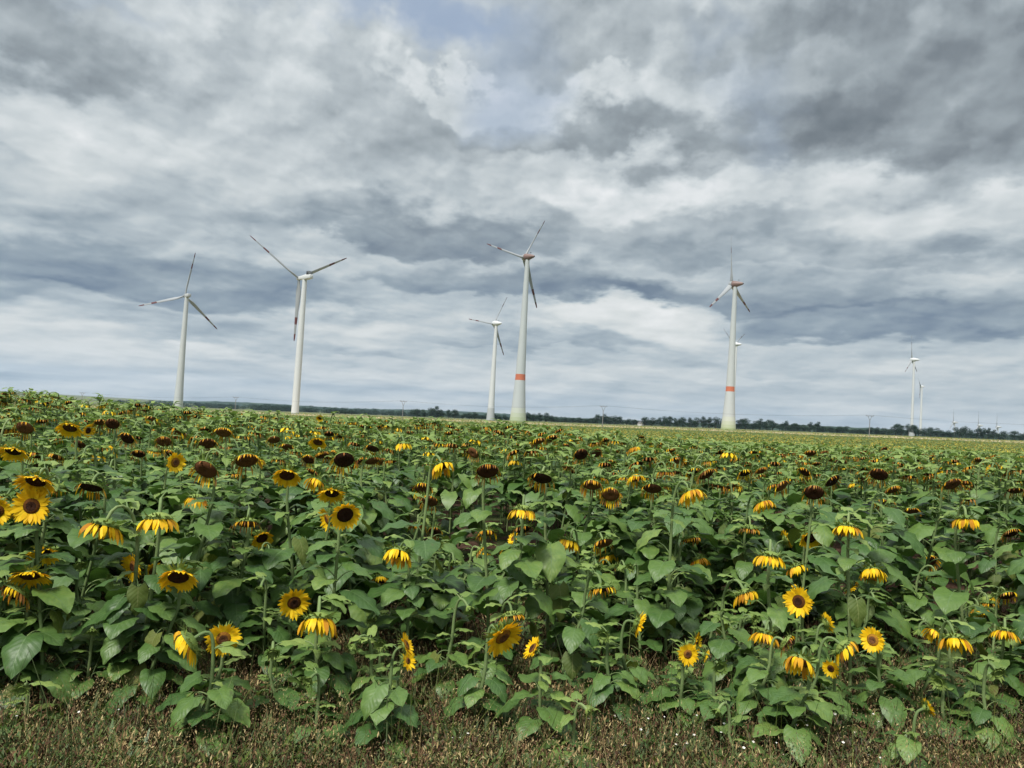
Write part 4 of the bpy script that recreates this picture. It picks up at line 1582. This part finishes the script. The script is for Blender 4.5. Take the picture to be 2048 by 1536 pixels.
def trunk_mesh(seed):
    r = random.Random(seed)
    b = MB()
    v, q = tube([(0, 0, -.05), (.004, 0, .2), (.0, .01, .45), (.01, 0, .7)], [.03, .024, .018, .006], 7)
    b.add(v, q, PI['bark'])
    for k in range(5):
        a_ = r.uniform(0, 6.28)
        z = r.uniform(.25, .5)
        v, q = tube([(0, 0, z), (math.cos(a_) * .12, math.sin(a_) * .12, z + .13), (math.cos(a_) * .26, math.sin(a_) * .26, z + .24)], [.013, .009, .004], 5)
        b.add(v, q, PI['bark'])
    return b.mesh('trunk', PMATS)


CROWNS = [crown_mesh(40 + i) for i in range(6)]
TRUNKS = [trunk_mesh(60 + i) for i in range(3)]
TG = 'trees lining the far side of the field'
tree_list = []
rt = random.Random(77)
SEG = [(555, 575, 814, 10, 1500, 'below the second turbine'), (680, 704, 821, 12, 1000, 'standing alone right of the second turbine'),
       (835, 920, 814, 12, 900, 'in the tall dark clump left of the small white turbine'), (926, 1014, 824, 12, 900, 'beside the small white turbine'),
       (1054, 1110, 825, 12, 900, 'just right of the tallest turbine'), (1116, 1192, 834, 13, 950, 'in the low hedge right of the tallest turbine'),
       (1196, 1222, 827, 12, 900, 'around the utility pole right of the tallest turbine'), (1230, 1276, 832, 12, 950, 'left of the tiny white house'),
       (1290, 1440, 832, 12.5, 880, 'between the tiny white house and the banded turbine'), (1478, 1552, 838, 13, 880, 'just right of the right-hand banded turbine'),
       (1560, 1640, 843, 13, 900, 'in the clump right of the right-hand banded turbine'), (1646, 1786, 851, 13, 950, 'in the low line around the right-hand pole'),
       (1792, 1832, 848, 12, 880, 'left of the slender right turbine'), (1838, 1912, 856, 12, 950, 'right of the slender right turbine'),
       (1920, 1990, 855, 11, 880, 'below the tiny distant turbines'), (1998, 2016, 863, 10, 920, 'in the small pair near the right edge'), (2030, 2075, 862, 12, 880, 'at the right edge')]
TL = ['leftmost', 'second', 'third', 'fourth', 'fifth', 'sixth', 'seventh', 'eighth', 'ninth', 'tenth', 'eleventh', 'twelfth', 'thirteenth', 'fourteenth', 'fifteenth']
for (x0, x1, topy, sp, D, where) in SEG:
    px = x0
    seg = []
    while px < x1:
        DD = D * rt.uniform(.97, 1.05)
        # tree tops follow the photograph; the foot stands on the ground
        p = at(px, topy + (px - x0) * .035 + rt.choice([-1, 0, 1, 3, 5]), DD)
        z0 = float(gz(p.x, p.y))
        hh = max(5.0, (p.z - z0) * 1.15)
        t = bpy.data.objects.new('tree', None)
        COL.objects.link(t)
        t.location = (p.x, p.y, z0)
        wdt = rt.uniform(.95, 1.35) * max(sp * 1.9 * D / F, 10)
        seg.append(t)
        S4 = Matrix.Diagonal((wdt, wdt, hh, 1)) @ Matrix.Rotation(rt.uniform(0, 6.28), 4, 'Z')
        o = link('crown', rt.choice(CROWNS), t)
        o.matrix_local = S4
        o = link('trunk', rt.choice(TRUNKS), t)
        o.matrix_local = S4
        px += sp * rt.uniform(.85, 1.2)
    for k, t in enumerate(seg):
        o_ = {1: [''], 2: ['left', 'right'], 3: ['left', 'middle', 'right']}.get(len(seg), TL[:len(seg) - 1] + ['rightmost'])[k]
        tag(t, f'{o_} dark leafy tree {where}'.strip(), 'tree', TG)

# far-off woods reading as dark bands between the field and the hills
cr = [bpy.data.meshes[c.name] for c in CROWNS]


def wood(label, specs):
    b = MB()
    r = np.random.RandomState(17)
    tpls = []
    for c in CROWNS:
        n_ = len(c.vertices)
        co = np.zeros(n_ * 3, np.float32)
        c.vertices.foreach_get('co', co)
        co = co.reshape(-1, 4, 3)[::3].reshape(-1, 3)
        tpls.append(dict(v=co * np.array([1, 1, 1.0]), uv=np.zeros((len(co), 2)), q=np.arange(len(co)).reshape(-1, 4), qm=np.full(len(co) // 4, PI['crown']), t=np.zeros((0, 3), int), tm=np.zeros(0, int)))
    for (x0, x1, h0, h1, D, N) in specs:
        for k in range(N):
            px = r.uniform(x0, x1)
            DD = D * r.uniform(1, 1.08)
            p = at(px, 845, DD)
            hh = np.interp(px, [x0, x1], [h0, h1]) * r.uniform(.75, 1.1) * DD / F
            wdt = hh * r.uniform(1.2, 2.0)
            b.inst(tpls[r.randint(len(tpls))], [rotz(r.uniform(0, 6.28)) @ np.diag([wdt, wdt, hh])], [(p.x, p.y, float(gz(p.x, p.y)) - hh * .25)])
    tag(link('woods', b.mesh('woods', PMATS, smooth=False)), label, 'woods', kind='stuff')


wood('hazy far-off woods in a band behind the field on the left', [(230, 560, 13, 17, 1900, 80), (500, 860, 19, 16, 1700, 130), (820, 1120, 15, 12, 1500, 90)])
wood('low far-off woods behind the line of trees on the right', [(1060, 1300, 15, 15, 1250, 70), (1290, 2250, 16, 15, 1250, 230)])

# small white house between the trees
p = at(1281, 853, 900)
z0 = float(gz(p.x, p.y))
t = bpy.data.objects.new('house', None)
COL.objects.link(t)
t.location = (p.x, p.y, z0)
t.rotation_euler = (0, 0, .5)
t.scale = (.62, .62, .62)
tag(t, 'tiny white house half hidden among the trees', 'house')
b = MB()
v, q = box(-3.5, 3.5, -5, 5, -.5, 4.2)
b.add(v, q, PX['wall'])
b.add([(-3.5, -5, 4.2), (3.5, -5, 4.2), (0, -5, 7.6), (-3.5, 5, 4.2), (3.5, 5, 4.2), (0, 5, 7.6)], None, 0, [(0, 1, 2), (3, 5, 4)], PX['wall'])
link('wall', b.mesh('wall', PMAT, smooth=False), t)
b = MB()
for s in (-1, 1):
    b.add([(s * 4, -5.4, 3.8), (s * 4, 5.4, 3.8), (0, 5.4, 7.75), (0, -5.4, 7.75), (s * 4, -5.4, 4.0), (s * 4, 5.4, 4.0), (0, 5.4, 7.95), (0, -5.4, 7.95)],
          [(0, 1, 2, 3), (4, 5, 6, 7), (0, 1, 5, 4), (0, 3, 7, 4), (1, 2, 6, 5)], PX['roof'])
link('roof', b.mesh('roof', PMAT, smooth=False), t)
for y_ in (-2.5, 2.0):
    b = MB()
    v, q = box(-3.56, -3.51, y_ - .6, y_ + .6, 1.2, 2.7)
    b.add(v, q, PX['dark'])
    link('window', b.mesh('window', PMAT, smooth=False), t)
print('OBJECTS', len(bpy.data.objects))
